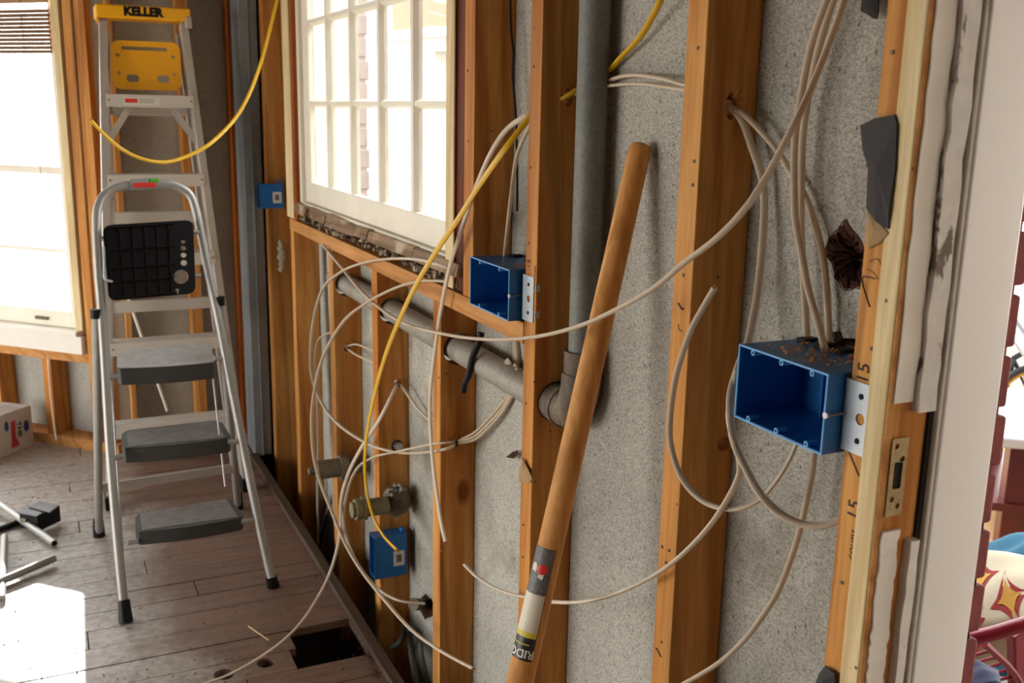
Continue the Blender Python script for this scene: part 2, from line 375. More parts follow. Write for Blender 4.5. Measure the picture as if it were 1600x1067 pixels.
# outer board + brick veneer
b = MB(); yz_plate(b, [(.72, -.3), (4.2, -.3), (4.2, 2.6), (.72, 2.6)], [[(WY0, WZ0-.03), (WY1+.01, WZ0-.03), (WY1+.01, WZ1), (WY0, WZ1)]], .835, .862)
b.box((.835, -2.5, -.3), (.862, -.31, 2.6)); b.box((.835, -.31, 2.05), (.862, .62, 2.6)); b.build('outer_board', 'dark', wr)
BX0, BX1 = .865, .895
def bricks(y0, y1, z0, z1, mat, name='brick', x0=BX0, x1=.965, toothed=0):
    z = z0; k = 0
    while z < z1:
        yy = y0 if k % 2 == 0 else y0-.1
        while yy < y1:
            a, c = max(yy, y0), min(yy+.19, y1)
            if c-a > .02: MB().box((x0+random.uniform(-.003, .003), a, z), (x1+random.uniform(-.004, .004), c, z+.058)).build(name, mat, wr, bevel=.004)
            yy += .2
        z += .068; k += 1
bricks(.742, .93, .35, 2.0, 'brick', x1=.953); MB().box((BX0+.004, .748, .3), (.945, 4.2, WZ0-.1)).box((BX0+.004, .748, .3), (.945, WY0-.02, 2.6)).box((BX0+.004, .748, 2.2), (.945, 4.2, 2.6)).build('mortar', 'brick', wr)
bricks(3.155, 3.36, .95, 2.1, 'brick_pink', x0=.905, x1=.958); MB().box((.908, 3.159, .9), (.952, 3.36, 2.15)).build('mortar', 'brick_pink', wr)
# ---- floor-edge strip and gap
MB().box((.632, 1.25, -.02), (.660, 3.635, .016)).build('trim_1', 'strip', None, bevel=.003, kind='structure')
# ---- window 1
w1 = thing('window_1', (XF, 2.5, 1.0), kind='structure')
SX0, SX1 = .738, .759
MB().box((.7165, 1.815, .93), (.7215, 1.858, WZ1)).build('stop_strip', 'pale_wood', w1, bevel=.002)
MB().box((.745, 1.775, .93), (.85, 1.800, WZ1)).build('jamb', 'dark_red', w1)
MB().box((.7225, 1.776, .93), (.7365, 1.868, WZ1)).build('jamb_liner', 'dark_red', w1)
MB().box((.728, 3.10, .985), (.905, 3.13, WZ1)).build('jamb', 'sash_paint', w1)
MB().box((.716, 3.13, .93), (.74, 3.158, WZ1)).build('side_casing', 'stud_red', w1, bevel=.002)
MB().box((.722, 1.78, WZ1-.03), (.85, 3.10, WZ1)).build('head_jamb', 'sash_paint', w1)
MB().box((.728, 1.80, .965), (.92, 3.10, .988)).build('outer_sill', 'sash_paint', w1)
pit = .229; pl = [2.841, 2.607, 2.369, 2.131, 1.893]; mw = .028; py_ = [3.031, 2.813, 2.579, 2.341, 2.103, 1.82]
rows = [1.052, 1.283, 1.512, 1.741, 1.97]
MB().box((SX0, 3.030, .990), (SX1, 3.098, 2.06)).build('stile', 'sash_paint', w1, bevel=.003)
MB().box((SX0, 1.775, .990), (SX1, 1.825, 2.06)).build('stile', 'sash_paint', w1)
MB().box((SX0, 1.82, .990), (SX1, 3.035, 1.052)).build('bottom_rail', 'sash_paint', w1, bevel=.003)
MB().box((SX0, 1.82, 2.0), (SX1, 3.035, 2.06)).build('top_rail', 'sash_paint', w1)
def muntin_v(yc, z0, z1):
    b = MB(); b.hexa([(SX0+.001, yc-.009, z0), (SX0+.001, yc+.009, z0), (SX0+.012, yc+mw/2, z0), (SX0+.012, yc-mw/2, z0)], [(SX0+.001, yc-.009, z1), (SX0+.001, yc+.009, z1), (SX0+.012, yc+mw/2, z1), (SX0+.012, yc-mw/2, z1)])
    b.box((SX0+.0121, yc-mw/2, z0), (SX1, yc+mw/2, z1)); return b.build('muntin', 'sash_paint', w1)
def muntin_h(zc, y0, y1):
    b = MB(); b.hexa([(SX0+.003, y0, zc-.005), (SX0+.003, y0, zc+.005), (SX0+.016, y0, zc+.011), (SX0+.016, y0, zc-.011)], [(SX0+.003, y1, zc-.005), (SX0+.003, y1, zc+.005), (SX0+.016, y1, zc+.011), (SX0+.016, y1, zc-.011)])
    b.box((SX0+.0161, y0, zc-.011), (SX0+.021, y1, zc+.011)); b.box((SX0+.0211, y0, zc-.011), (SX1, y1, zc+.011)); return b.build('muntin', 'sash_paint', w1)
for i in range(4): muntin_v(pl[i]-.014, 1.05, 2.0)
for z in rows[1:]: muntin_h(z, 1.82, 3.032)
for i in range(5):
    for j in range(5):
        z0 = rows[j]+.008; z1 = (rows+[2.0])[j+1]-.008
        ya = py_[i]-.001; yb = (pl+[1.826])[i]+.001 if i < 4 else 1.826
        MB().box((SX0+.0155, yb, z0), (SX0+.0185, ya, z1)).build('pane', 'glass', w1)
# ---- old stool remains under the sash
st = thing('window_stool', (XF, 2.5, .95), 'broken old wooden window stool with chipped paint under the grid window', 'window sill')
b = MB(); yy = 1.78
rr = random.Random(5)
prev = None
segs = []
while yy < 3.17:
    L_ = rr.uniform(.12, .34); segs.append((yy, min(yy+L_-.004, 3.17), rr.uniform(-.006, .005), rr.uniform(-.004, .003))); yy += L_
for i, (a, c, dx, dz) in enumerate(segs):
    MB().hexa([(.706+dx, a, .957+dz), (.80, a, .955), (.80, a, .986), (.712+dx, a, .982+dz)], [(.708-dx, c, .955+dz), (.80, c, .955), (.80, c, .986), (.715-dx, c, .984-dz)]).build('stool_piece', 'pale_y', st, bevel=.0015)
b = MB()
for i in range(200):
    yy = rr.uniform(1.79, 3.15); r = rr.uniform(.003, .0085); c = Vector((rr.uniform(.722, .75), yy, .926+r*.75+rr.random()*.01)); 
    vs = [c+Vector((math.cos(a)*r*rr.uniform(.6, 1.1)*s_, math.sin(a)*r*rr.uniform(.7, 1.5)*s_, zz*r)) for zz, s_ in ((-.7, .7), (.1, 1), (.8, .5)) for a in [k*1.2566 for k in range(5)]]
    b.add(vs, [(k, (k+1) % 5, 5+(k+1) % 5, 5+k) for k in range(5)]+[(5+k, 5+(k+1) % 5, 10+(k+1) % 5, 10+k) for k in range(5)]+[(10, 11, 12, 13, 14), (4, 3, 2, 1, 0)])
b.build('plaster_crumbs', 'crumb', st, kind='stuff')
# ---- marks on studs
def mark(parent, px, py, pts, x=XF-.0006, r=.0006, name='pencil_mark'):
    p0 = ox(px, py, x); b = MB(); b.tube(smoothpts([p0+Vector((0, -a, c)) for a, c in pts], 3), r, 5, flat=.4, upv=(0, 1, 0)); return b.build(name, 'ink', parent)
def txt(parent, s_, size, px, py, x=XF-.0006, rot=1, tilt=0):
    p0 = ox(px, py, x)
    textmesh(s_, size, lambda a, c: p0+Vector((0, c, a)) if rot else p0+Vector((0, -a, c))).build('pencil_mark', 'ink', parent)
txt(sD, '15', .022, 1349, 583); mark(sD, 1345, 608, [(-.004, 0), (0, .004), (.005, .001), (.003, -.003), (-.004, 0)])
txt(sD, '15', .022, 1334, 797); txt(sD, 'couns', .014, 1331, 850)
mark(sD, 1352, 452, [(-.008, .012), (.012, .012), (-.006, .010), (.008, -.016)], r=.0009)
mark(sD, 1366, 410, [(-.006, 0), (.004, .004), (.010, -.002)], r=.0004); mark(sD, 1362, 425, [(-.008, .002), (.002, .0), (.010, -.006)], r=.0004)
mark(sD, 1335, 712, [(-.010, .006), (.010, .002)], r=.0009); mark(sD, 1335, 716, [(-.010, .006), (.008, -.016)], r=.0009)
txt(sB, '15', .016, 826, 412); txt(sB, 'OPS', .010, 836, 424)
mark(sB, 822, 506, [(0, .006), (-.002, 0), (.002, -.004)]); mark(sC, 1064, 480, [(-.007, .004), (.002, -.002), (.006, 0)], r=.0012); mark(sC, 1064, 512, [(-.006, .004), (-.005, -.003), (.003, -.004)])
mark(sC, 1029, 1020, [(-.006, .004), (.006, -.003)], r=.0014)
for st_, px, py in ((sC, 1091, 75), (sC, 1085, 252), (sC, 1083, 289), (sC, 1068, 430), (sC, 1035, 854), (sC, 1046, 860), (sC, 1041, 879), (sC, 1034, 1003), (sB, 834, 104), (sB, 829, 262), (sB, 826, 380), (sB, 822, 630), (sD, 1395, 82), (sD, 1363, 545), (sB, 818, 820), (sB, 817, 870), (sA, 731, 110), (sA, 732, 220), (K1, 686, 590), (K1, 688, 690), (K1, 690, 860), (sD, 1316, 910)):
    p = ox(px, py, XF); MB().cyl(p+Vector((-.0012, 0, 0)), p+Vector((.002, 0, 0)), .0022, 8).build('nail_head', 'iron', st_)
# fresh drill splinters around cable holes
def splinters(parent, px, py, yy, n, mat='card', name='wood_splinters'):
    b = MB(); p = oy(px, py, yy)
    for i in range(n):
        a = random.uniform(0, 6.28); L_ = random.uniform(.006, .018); d = Vector((math.cos(a), -.5, math.sin(a)))
        b.tube([p+d*.006, p+d*L_], [.0009, .0002], 4)
    b.build(name, 'stud', parent, kind='stuff')
splinters(sC, 1147, 160, 1.021, 12); splinters(K1, 713, 690, 1.887, 8); splinters(K2, 622, 598, 2.319, 12); splinters(K3, 541, 541, 2.727, 9); splinters(sB, 888, 150, 1.453, 10)
# ---- doorway
dr = thing('door_1', (XF, .65, 0), kind='structure')
b = MB().box((.7175, .6915, -.05), (.7240, .7160, 2.1)); b.build('jamb_edge', 'pale_wood', dr, bevel=.002)
prof = rough_loop([(.7331, 0), (.758, 0)], 0, 1)
def vstrip(name, x0, x1, y0, y1, z0, z1, mat, rag=.0015, n=46):
    vs = []; fs = []
    for i in range(n+1):
        z = z0+(z1-z0)*i/n; a = x0+random.uniform(-rag, rag); c = x1+random.uniform(-rag, rag); yy = y0+random.uniform(-rag*.5, rag*.5)
        vs += [(a, yy, z), (c, yy, z), (c, y1, z), (a, y1, z)]
    for i in range(n):
        for k in range(4): fs.append((4*i+k, 4*i+(k+1) % 4, 4*i+4+(k+1) % 4, 4*i+4+k))
    fs += [(0, 1, 2, 3), (4*n+3, 4*n+2, 4*n+1, 4*n)]
    return MB().add(vs, fs).build(name, mat, dr)
YJ = .691
vstrip('jamb_face', .7195, .7280, YJ-.001, YJ+.012, -.05, 2.1, 'stud_y', .0006)
vstrip('painted_jamb', .7245, .7490, YJ-.004, YJ+.001, 1.005, 2.1, 'white_paint', .0012)
vstrip('painted_jamb', .7270, .7490, YJ-.004, YJ+.001, .55, .873, 'white_paint', .0015)
MB().box((.7245, YJ, -.05), (.80, YJ+.022, 2.1)).build('jamb_board', 'stud', dr)
vstrip('stop_bead', .7495, .7715, YJ-.010, YJ+.001, .995, 2.1, 'flaky2', .0018)
vstrip('stop_bead', .7600, .7715, YJ-.010, YJ+.001, .0, .86, 'flaky', .0012)
MB().box((.7720, YJ-.004, -.05), (.7775, YJ+.01, 2.1)).build('groove', 'dark', dr)
MB().box((.7775, YJ-.010, -.05), (.7825, YJ+.01, 2.1)).build('weather_bead', 'flaky', dr, bevel=.002)
MB().box((.7825, YJ-.012, -.05), (.8560, YJ+.03, 2.1)).build('outer_jamb', 'door_paint', dr, bevel=.002)
# strike plate
sa, sb = oy(1408, 683, YJ), oy(1393, 805, YJ)
z1, z0 = sa.z, sb.z; zc = (z0+z1)/2
sp_ = MB(); sp_.plate(rrect(.7290, .7505, z0, z1, .002), [rrect(.7345, .7455, zc-.012, zc+.016, .002), circ(.7440, z1-.022, .0032, 10), circ(.7350, z1-.008, .0028, 10), circ(.7355, z0+.018, .0030, 10), circ(.7440, z0+.010, .0030, 10)], YJ-.0022, YJ-.0004, lambda a, c, t: (a, t, c))
spo = sp_.build('strike_plate', 'rust', dr, bevel=.0004)
MB().box((.7335, YJ-.0003, zc-.014), (.7465, YJ+.002, zc+.018)).build('strike_recess', 'dark', dr)
# opposite jamb and threshold, out of frame
MB().box((.70, -.31, -.05), (.864, -.28, 2.1)).build('far_jamb', 'door_paint', dr)
MB().box((.66, -.30, -.03), (.90, .66, .01)).build('threshold', 'strip', dr)
# ================================================================ BACK WALL (behind the ladders)
wb = thing('wall_back', (.5, 3.8, 0), kind='structure')
YF = 3.80
def bstud(x0, x1, mat='stud', z0=.04, name='stud'): MB().box((x0, YF, z0), (x1, YF+.079, 2.5)).build(name, mat, wb, bevel=.0015)
def fx(px, py): return oy(px, py, YF).x
bstud(fx(283, 200), fx(283, 200)+.042); bstud(.64, .72, 'stud_red')
bstud(.243, .262, 'stud')
MB().box((.17, YF+.08, 0), (XB, YF+.092, 2.5)).build('sheathing', 'sheath', wb)
MB().box((.14, YF+.0921, -.3), (XB+.1, YF+.16, 2.6)).build('outer_board', 'dark', wb)
MB().box((.235, YF-.005, 0), (.70, YF+.079, .04)).build('bottom_plate', 'stud_x', wb, bevel=.002)
# ================================================================ LEFT BAY FACET with window 2
wl = thing('wall_left', (.24, 3.80, 0), kind='structure')
def fc(u, v, z): return Vector((.24-.70711*u+.70711*v, 3.80+.70711*u+.70711*v, z))
def ub(name, mat, u0, u1, v0, v1, z0, z1, par=wl, bevel=.0015): return MB().box((u0, v0, z0), (u1, v1, z1), fc).build(name, mat, par, bevel=bevel)
ub('stud', 'stud', .085, .132, -.0, .079, .04, 2.5); ub('stud', 'stud', .1325, .176, -.004, .079, .04, 2.5)
for u in (.36, .62, .90): ub('cripple_stud', 'stud', u, u+.042, 0, .079, .04, .335)
ub('stud', 'stud', 1.24, 1.28, 0, .079, .04, 2.5)
ub('rough_sill', 'stud_y', .177, 1.24, 0, .079, .335, .372); ub('bottom_plate', 'stud_y', .06, 1.4, -.01, .079, 0, .04)
ub('leak_block', 'stud_y', .177, 1.24, 0, .079, .3725, .4395); ub('header', 'stud_y', .177, 1.24, 0, .079, 1.95, 2.1)  # filler under the stool is added to stop sun leaking in
b = MB().box((0.03, .080, 0), (1.4, .092, .40), fc).box((.03, .080, .40), (.20, .092, 2.5), fc).box((1.22, .08, .4), (1.4, .092, 2.5), fc).box((.2, .08, 2.0), (1.22, .092, 2.5), fc); b.build('sheathing', 'sheath', wl)
b = MB().box((.075, .093, -.3), (1.4, .15, .44), fc).box((.075, .093, .44), (.20, .15, 2.6), fc).box((1.22, .093, .4), (1.4, .15, 2.6), fc).box((.2, .093, 2.0), (1.22, .15, 2.6), fc); b.build('outer_board', 'dark', wl)
w2 = thing('window_2', tuple(fc(.7, 0, .4)), kind='structure')
ub('apron', 'white_paint', .185, 1.25, -.022, -.001, .373, .440, w2); ub('stool', 'white_paint', .20, 1.25, -.03, .05, .4405, .458, w2)
ub('side_jamb', 'pale_wood', .190, .222, -.006, .079, .459, 1.95, w2); ub('side_jamb', 'pale_wood', 1.20, 1.235, -.006, .079, .459, 1.95, w2)
ub('stile', 'sash_paint', .224, .262, .02, .055, .459, 1.95, w2); ub('stile', 'sash_paint', 1.16, 1.198, .02, .055, .459, 1.95, w2)
ub('bottom_rail', 'sash_paint', .262, 1.16, .02, .055, .459, .520, w2); ub('meeting_rail', 'sash_paint', .262, 1.16, .02, .055, 1.02, 1.048, w2)
ub('muntin', 'sash_paint', .262, 1.16, .03, .05, .735, .750, w2, 0); ub('top_rail', 'sash_paint', .262, 1.16, .02, .055, 1.9, 1.95, w2)
ub('muntin', 'sash_paint', .70, .715, .03, .05, .52, 1.9, w2, 0)
for a, c in ((.262, .70), (.715, 1.16)):
    for z0_, z1_ in ((.52, .735), (.75, 1.02), (1.048, 1.9)): ub('pane', 'glass', a, c, .040, .043, z0_, z1_, w2, 0)
lf = ub('sash_lift', 'iron', .37, .43, .012, .0199, .480, .492, w2)
# bamboo blind
bl = thing('bamboo_blind', tuple(fc(.65, 0, 1.6)), 'raised brown bamboo slat blind hanging in the bright left window', 'blind')
M['bamboo'] = plain('bamboo', '7d5630', .7, var=.4, sc=50)
M['valance'] = plain('valance', 'b08a66', .8)
for i in range(11):
    MB().box((.245, .004, 1.437+i*.0135), (1.19, .009+.003*(i % 2), 1.437+i*.0135+.0122), fc).build('slat', 'bamboo', bl)
for i in range(3): MB().box((.245, .002-.001*i, 1.605+i*.016), (1.19, .010, 1.605+i*.016+.0145), fc).build('slat', 'valance', bl)
for u in (.36, .80, 1.08): MB().cyl(fc(u, .0005, 1.43), fc(u, .0005, 1.70), .0012, 5).build('cord', 'bamboo', bl)
MB().box((.24, -.001, 1.66), (1.195, .018, 1.70), fc).build('head_rail', 'bamboo', bl)
pull = MB(); pull.tube([fc(.335, -.001, 1.44), fc(.337, -.002, 1.2), fc(.325, -.002, .95)], .0011, 5); pull.build('pull_cord', 'bamboo', bl)
# ================================================================ the rest of the room, out of frame: it lets the daylight in
def slab(name, mat, boxes, kind='structure'):
    b = MB()
    for a, c in boxes: b.box(a, c)
    return b.build(name, mat, None, kind=kind)
e0 = fc(1.36, 0, 0); EX, EY = e0.x, e0.y
slab('wall_far', 'plaster', [((-2.2, EY, -.3), (EX+.02, EY+.15, .3)), ((-2.2, EY, 1.6), (EX+.02, EY+.15, 2.6)), ((-2.2, EY, .3), (-2.05, EY+.15, 1.6)), ((EX-.12, EY, .3), (EX+.02, EY+.15, 1.6))])
slab('wall_side', 'plaster', [((-3.2, -2.6, -.3), (-3.05, 1.1, 2.6)), ((-3.2, 1.1, -.3), (-3.05, 2.4, .05)), ((-3.2, 1.1, 1.6), (-3.05, 2.4, 2.6)), ((-3.2, 2.4, -.3), (-3.05, 2.5, 2.6)), ((-3.2, 2.5, -.3), (-3.05, 3.9, .05)), ((-3.2, 2.5, 1.6), (-3.05, 3.9, 2.6)), ((-3.2, 3.9, -.3), (-3.05, EY+.1, 2.6)), ((-3.2, EY, -.3), (-2.2, EY+.15, 2.6))])
slab('wall_front', 'plaster', [((-3.2, -2.65, -.3), (.9, -2.5, 2.6))])
slab('ceiling', 'plaster', [((-3.3, -2.7, 2.5), (1.0, 5.1, 2.6))])
portal(tuple(fc(.7, .16, 1.2)), (-.7071, -.7071, 0), .98, 1.55)
portal(((EX-2.2)/2, EY+.2, .95), (0, -1, 0), abs(EX+2.2), 1.3)
portal((-3.25, 2.5, .83), (1, 0, 0), 2.8, 1.55)
portal((.99, 2.46, 1.53), (-1, 0, 0), 1.35, 1.2); portal((.99, .18, 1.0), (-1, 0, 0), .95, 2.1)
# ================================================================ PLUMBING
def pipe(name, pts, r, mat, label, cat, n=20, sub=1, group=None, flat=1):
    P = smoothpts(pts, sub) if sub > 1 else [Vector(p) for p in pts]
    o = MB().tube(P, r, n, flat).build(name, mat, None, smooth=True); o['label'] = label; o['category'] = cat
    if group: o['group'] = group
    return o
t = thing('vent_pipe', (.765, 1.375, .8), 'tall vertical grey vent pipe with elbow between two studs behind the wooden handle', 'pipe')
pt = oy(924, 0, 1.375); pb = oy(910, 560, 1.375)
MB().tube([(.768, 1.378, 2.5), (.768, 1.378, .86)], .0235, 24).build('riser', 'pipe', t, smooth=True)
zc_ = .795
MB().tube([(.768, 1.378, .90), (.768, 1.378, .845)], [.030, .030], 24).build('collar', 'iron', t, smooth=True)
MB().tube(smoothpts([(.768, 1.378, .862), (.766, 1.380, .83), (.764, 1.395, .80), (.762, 1.425, .795), (.762, 1.47, .795)], 5), .0325, 24).build('elbow', 'iron', t, smooth=True)
MB().tube([(.763, 1.418, .795), (.763, 1.432, .795)], .0350, 24).build('elbow_ring', 'iron', t, smooth=True)
pipe('drain_pipe', [(.76, 1.472, .79), (.76, 2.86, .79)], .0265, 'pipe2', 'pale grey horizontal drain pipe running through drilled holes in the short studs', 'pipe')
pipe('tube_stub', [ox(752, 520, .735), ox(748, 535, .732), ox(738, 560, .730), ox(733, 585, .728), ox(726, 600, .727), ox(724, 612, .727)], .0068, 'black', 'dark bent tube stub hanging in front of the horizontal drain pipe', 'pipe', 12, 4)
# capped stub-outs
def stub(label, px0, py0, px1, py1, yy, r, matb, rings):
    a, c = oy(px0, py0, yy), oy(px1, py1, yy); a.z = c.z = (a.z+c.z)/2; t = thing('pipe_stub', tuple(c), label, 'pipe fitting'); d = (c-a)
    for k0, k1, rr_, nm, mt in rings: MB().tube([a+d*k0, a+d*k1], rr_*r, 20 if nm != 'plug' else 4).build(nm, mt, t, smooth=nm != 'plug')
    return t
stub('capped brass pipe stub with square plug poking out between the leftmost short studs', 482, 728, 572, 733, 2.68, .027, 'brass', [(0, .15, .45, 'plug', 'brass'), (.14, .56, 1, 'cap', 'brass'), (.53, .66, 1.35, 'flange', 'brass'), (.6, 1.5, .9, 'body', 'iron')])
stub('greenish capped pipe stub with ridged cap just above the lower blue box', 549, 796, 605, 790, 2.26, .026, 'green_br', [(0, .12, .75, 'cap_end', 'green_br'), (.10, .28, 1.0, 'cap', 'green_br'), (.30, .38, 1.12, 'ridge', 'green_br'), (.38, 1.0, .85, 'body', 'green_br')])
hub = thing('pipe_hub', tuple(oy(622, 785, 2.28)), 'dirty dark round drain hub packed with dried mud beside the greenish cap', 'pipe fitting')
hc = oy(620, 782, 2.285)
b = MB(); n1, n2 = 14, 10
vs = []; fs = []
for i in range(n2+1):
    for j in range(n1):
        a, t_ = 2*math.pi*j/n1, math.pi*i/n2; r = .040*(1+random.uniform(-.07, .07)); vs.append(hc+Vector((math.cos(a)*math.sin(t_)*r*.9, math.cos(t_)*r*.85, math.sin(a)*math.sin(t_)*r*1.05)))
for i in range(n2):
    for j in range(n1): fs.append((i*n1+j, i*n1+(j+1) % n1, (i+1)*n1+(j+1) % n1, (i+1)*n1+j))
b.add(vs, fs).build('bowl', 'iron', hub, smooth=True)
b = MB()
for i in range(26):
    c = hc+Vector((random.uniform(-.03, .01), random.uniform(-.03, .0), random.uniform(.018, .045))); r = random.uniform(.004, .010)
    b.add([c+Vector((r, 0, 0)), c+Vector((0, r, 0)), c+Vector((-r, 0, 0)), c+Vector((0, -r, 0)), c+Vector((0, 0, r)), c+Vector((0, 0, -r))], [(0, 1, 4), (1, 2, 4), (2, 3, 4), (3, 0, 4), (1, 0, 5), (2, 1, 5), (3, 2, 5), (0, 3, 5)])
b.build('mud', 'pipe2', hub, kind='stuff')
kp = oy(621, 696, 2.321)
pipe('pipe_end', [kp+Vector((0, .05, 0)), kp+Vector((0, -.012, 0))], .0105, 'steel', 'small round pale pipe end poking through a hole in a short stud', 'pipe', 14)
pipe('spigot', [ox(665, 945, .81), ox(660, 944, .785), ox(646, 944, .755)], [.011, .013, .016], 'iron', 'small corroded spigot poking through the sheathing hole near the floor', 'pipe fitting', 12)
pipe('supply_pipe', [ox(641, 982, .77), ox(643, 1020, .77), ox(650, 1064, .765), ox(662, 1150, .76)], .0085, 'pipe', 'thin grey water pipe standing upright in the gap behind the floor edge', 'pipe', 12, 4)
pipe('supply_pipe', [ox(632, 976, .765), ox(631, 992, .76), ox(624, 1004, .752), ox(612, 1012, .74)], .0078, 'pipe', 'short bent grey pipe curling down beside the upright water pipe', 'pipe', 12, 4)
pipe('supply_pipe', [ox(497, 745, .77), ox(498, 800, .77), ox(500, 870, .77), ox(503, 930, .77)], .0075, 'pipe', 'thin vertical grey pipe below the capped brass stub', 'pipe', 10, 1)
pipe('supply_pipe', [ox(523, 765, .77), ox(512, 800, .77), ox(498, 850, .77), ox(488, 900, .77)], .0065, 'steel', 'thin slanting grey pipe running down left of the short studs', 'pipe', 10, 1)
pipe('conduit', [ox(505, 385, .765), ox(508, 460, .765), ox(513, 560, .765), ox(520, 700, .765), ox(527, 850, .765)], .009, 'pipe2', 'pale vertical conduit in the bay below the left window corner', 'pipe', 10, 1)
# duct at the corner
du = thing('metal_duct', (.69, 3.65, 0), 'bluish galvanised metal wall duct standing in the far corner', 'duct')
MB().box((.652, 3.645, .0), (.716, 3.79, 2.5)).build('duct_panel', 'duct', du, bevel=.003)
MB().box((.680, 3.640, .0), (.686, 3.6449, 2.5)).build('seam', 'duct', du, bevel=.001)
# ================================================================ WOODEN HANDLE
top = ox(1002, 224, .783); bot = ox(812, 1067, .575); dv = (bot-top); full = bot+dv*(bot.z/(-dv.z)*1.0)
full = top+dv*((top.z-.003)/(top.z-bot.z))
hd = thing('tool_handle', tuple(full), 'long round wooden tool handle leaning into the stud bay', 'tool handle')
ax = (full-top).normalized(); Lh = (full-top).length; kL = (bot-top).length
def hr(s_): return .0163+(.0198-.0163)*min(1, s_/kL)
pts = [top+ax*s_ for s_ in (0, .003, .008, .02)]; rs = [.009, .0135, .0155, .0163]
for i in range(1, 21): s_ = .02+(Lh-.02)*i/20; pts.append(top+ax*s_); rs.append(hr(s_))
MB().tube(pts, rs, 28, upv=(1, 0, 0)).build('shaft', 'handle', hd, smooth=True)
tocam = (Vector((0, 0, H))-(top+bot)/2); tocam = (tocam-ax*tocam.dot(ax)).normalized(); sidev = ax.cross(tocam)
def hs(px, py):   # distance along the handle for a picture point
    d = ray(px, py).normalized(); o = Vector((0, 0, H)); w0 = top-o; bb = ax.dot(d); return (bb*d.dot(w0)-ax.dot(w0))/(1-bb*bb)
def band(name, s0, s1, a0, a1, mat, par=None, eps=.0004, n=14):
    b = MB(); vs = []; fs = []
    for s_ in (s0, s1):
        for i in range(n+1):
            a = math.radians(a0+(a1-a0)*i/n); vs.append(top+ax*s_+(tocam*math.cos(a)+sidev*math.sin(a))*(hr(s_)+eps))
    for i in range(n): fs.append((i, i+1, n+2+i, n+1+i))
    return b.add(vs, fs).build(name, mat, par or hd, smooth=True)
SA = [hs(850, 852), hs(846, 872), hs(843, 897), hs(836, 923), hs(824, 975), hs(822, 985), hs(818, 1000), hs(812, 1024)]
M['lab_grey'] = plain('label_grey', '6e6a68', .5, var=.5, sc=220); M['lab_black'] = plain('label_black', '26221f', .4); M['lab_white'] = plain('label_white', 'd8d0bc', .5, var=.03); M['lab_yel'] = plain('label_yellow', 'd6c23c', .5)
lb = band('label', SA[0], SA[7], -30, 95, 'lab_black'); lb['label'] = 'dark printed label wrapped round the handle'
band('label_pattern', SA[0]+.001, SA[3], -29, 94, 'lab_grey', lb, .0006)
band('label_paper', SA[3], SA[5], -26, 94, 'lab_white', lb, .0008)
band('yellow_stripe', SA[5]-.004, SA[5]+.004, -26, 94, 'lab_yel', lb, .0010)
band('yellow_line', SA[6]-.0012, SA[6]+.0004, -5, 94, 'lab_yel', lb, .0010)
def wrap(s0, a0, eps=.0013):   # lettering wrapped on the shaft, upside down as in the picture
    def fr(a, c):
        ang = a/hr(s0)+math.radians(a0); return top+ax*(s0+c)+(tocam*math.cos(ang)+sidev*math.sin(ang))*(hr(s0)+eps)
    return fr
textmesh('RIDG', .0165, wrap((SA[6]+SA[7])/2+.001, 24), .0004).build('lettering', 'cream', lb)
sr = (SA[1]+SA[2])/2
b = MB(); b.add([wrap(sr, 12, .0012)(0, 0)]+[wrap(sr, 12, .0011)(a*k_, c*k_) for k_ in (.5, 1) for a, c in circ(0, 0, .0085, 16, .0075)], [(0, 1+i, 1+(i+1) % 16) for i in range(16)]+[(1+i, 17+i, 17+(i+1) % 16, 1+(i+1) % 16) for i in range(16)]); b.build('red_emblem', 'red', lb)
b = MB()
for a, c in ((.012, .001), (.013, -.002), (.0, .0095)): b.add([wrap(sr, 12, .0012)(a+x, c+y_) for x, y_ in ((-.004, -.004), (.003, -.005), (.005, .003), (-.003, .005))], [(0, 1, 2, 3)])
b.build('torn_paper', 'cream', lb)
b = MB()
for i in range(6): b.add([wrap(SA[4]-.006+i*.0022, 10, .0012)(a, c) for a, c in ((-.009, 0), (.008-.002*(i % 3), 0), (.008-.002*(i % 3), .0007), (-.009, .0007))], [(0, 1, 2, 3)])
b.build('small_print', 'grey_ink', lb)
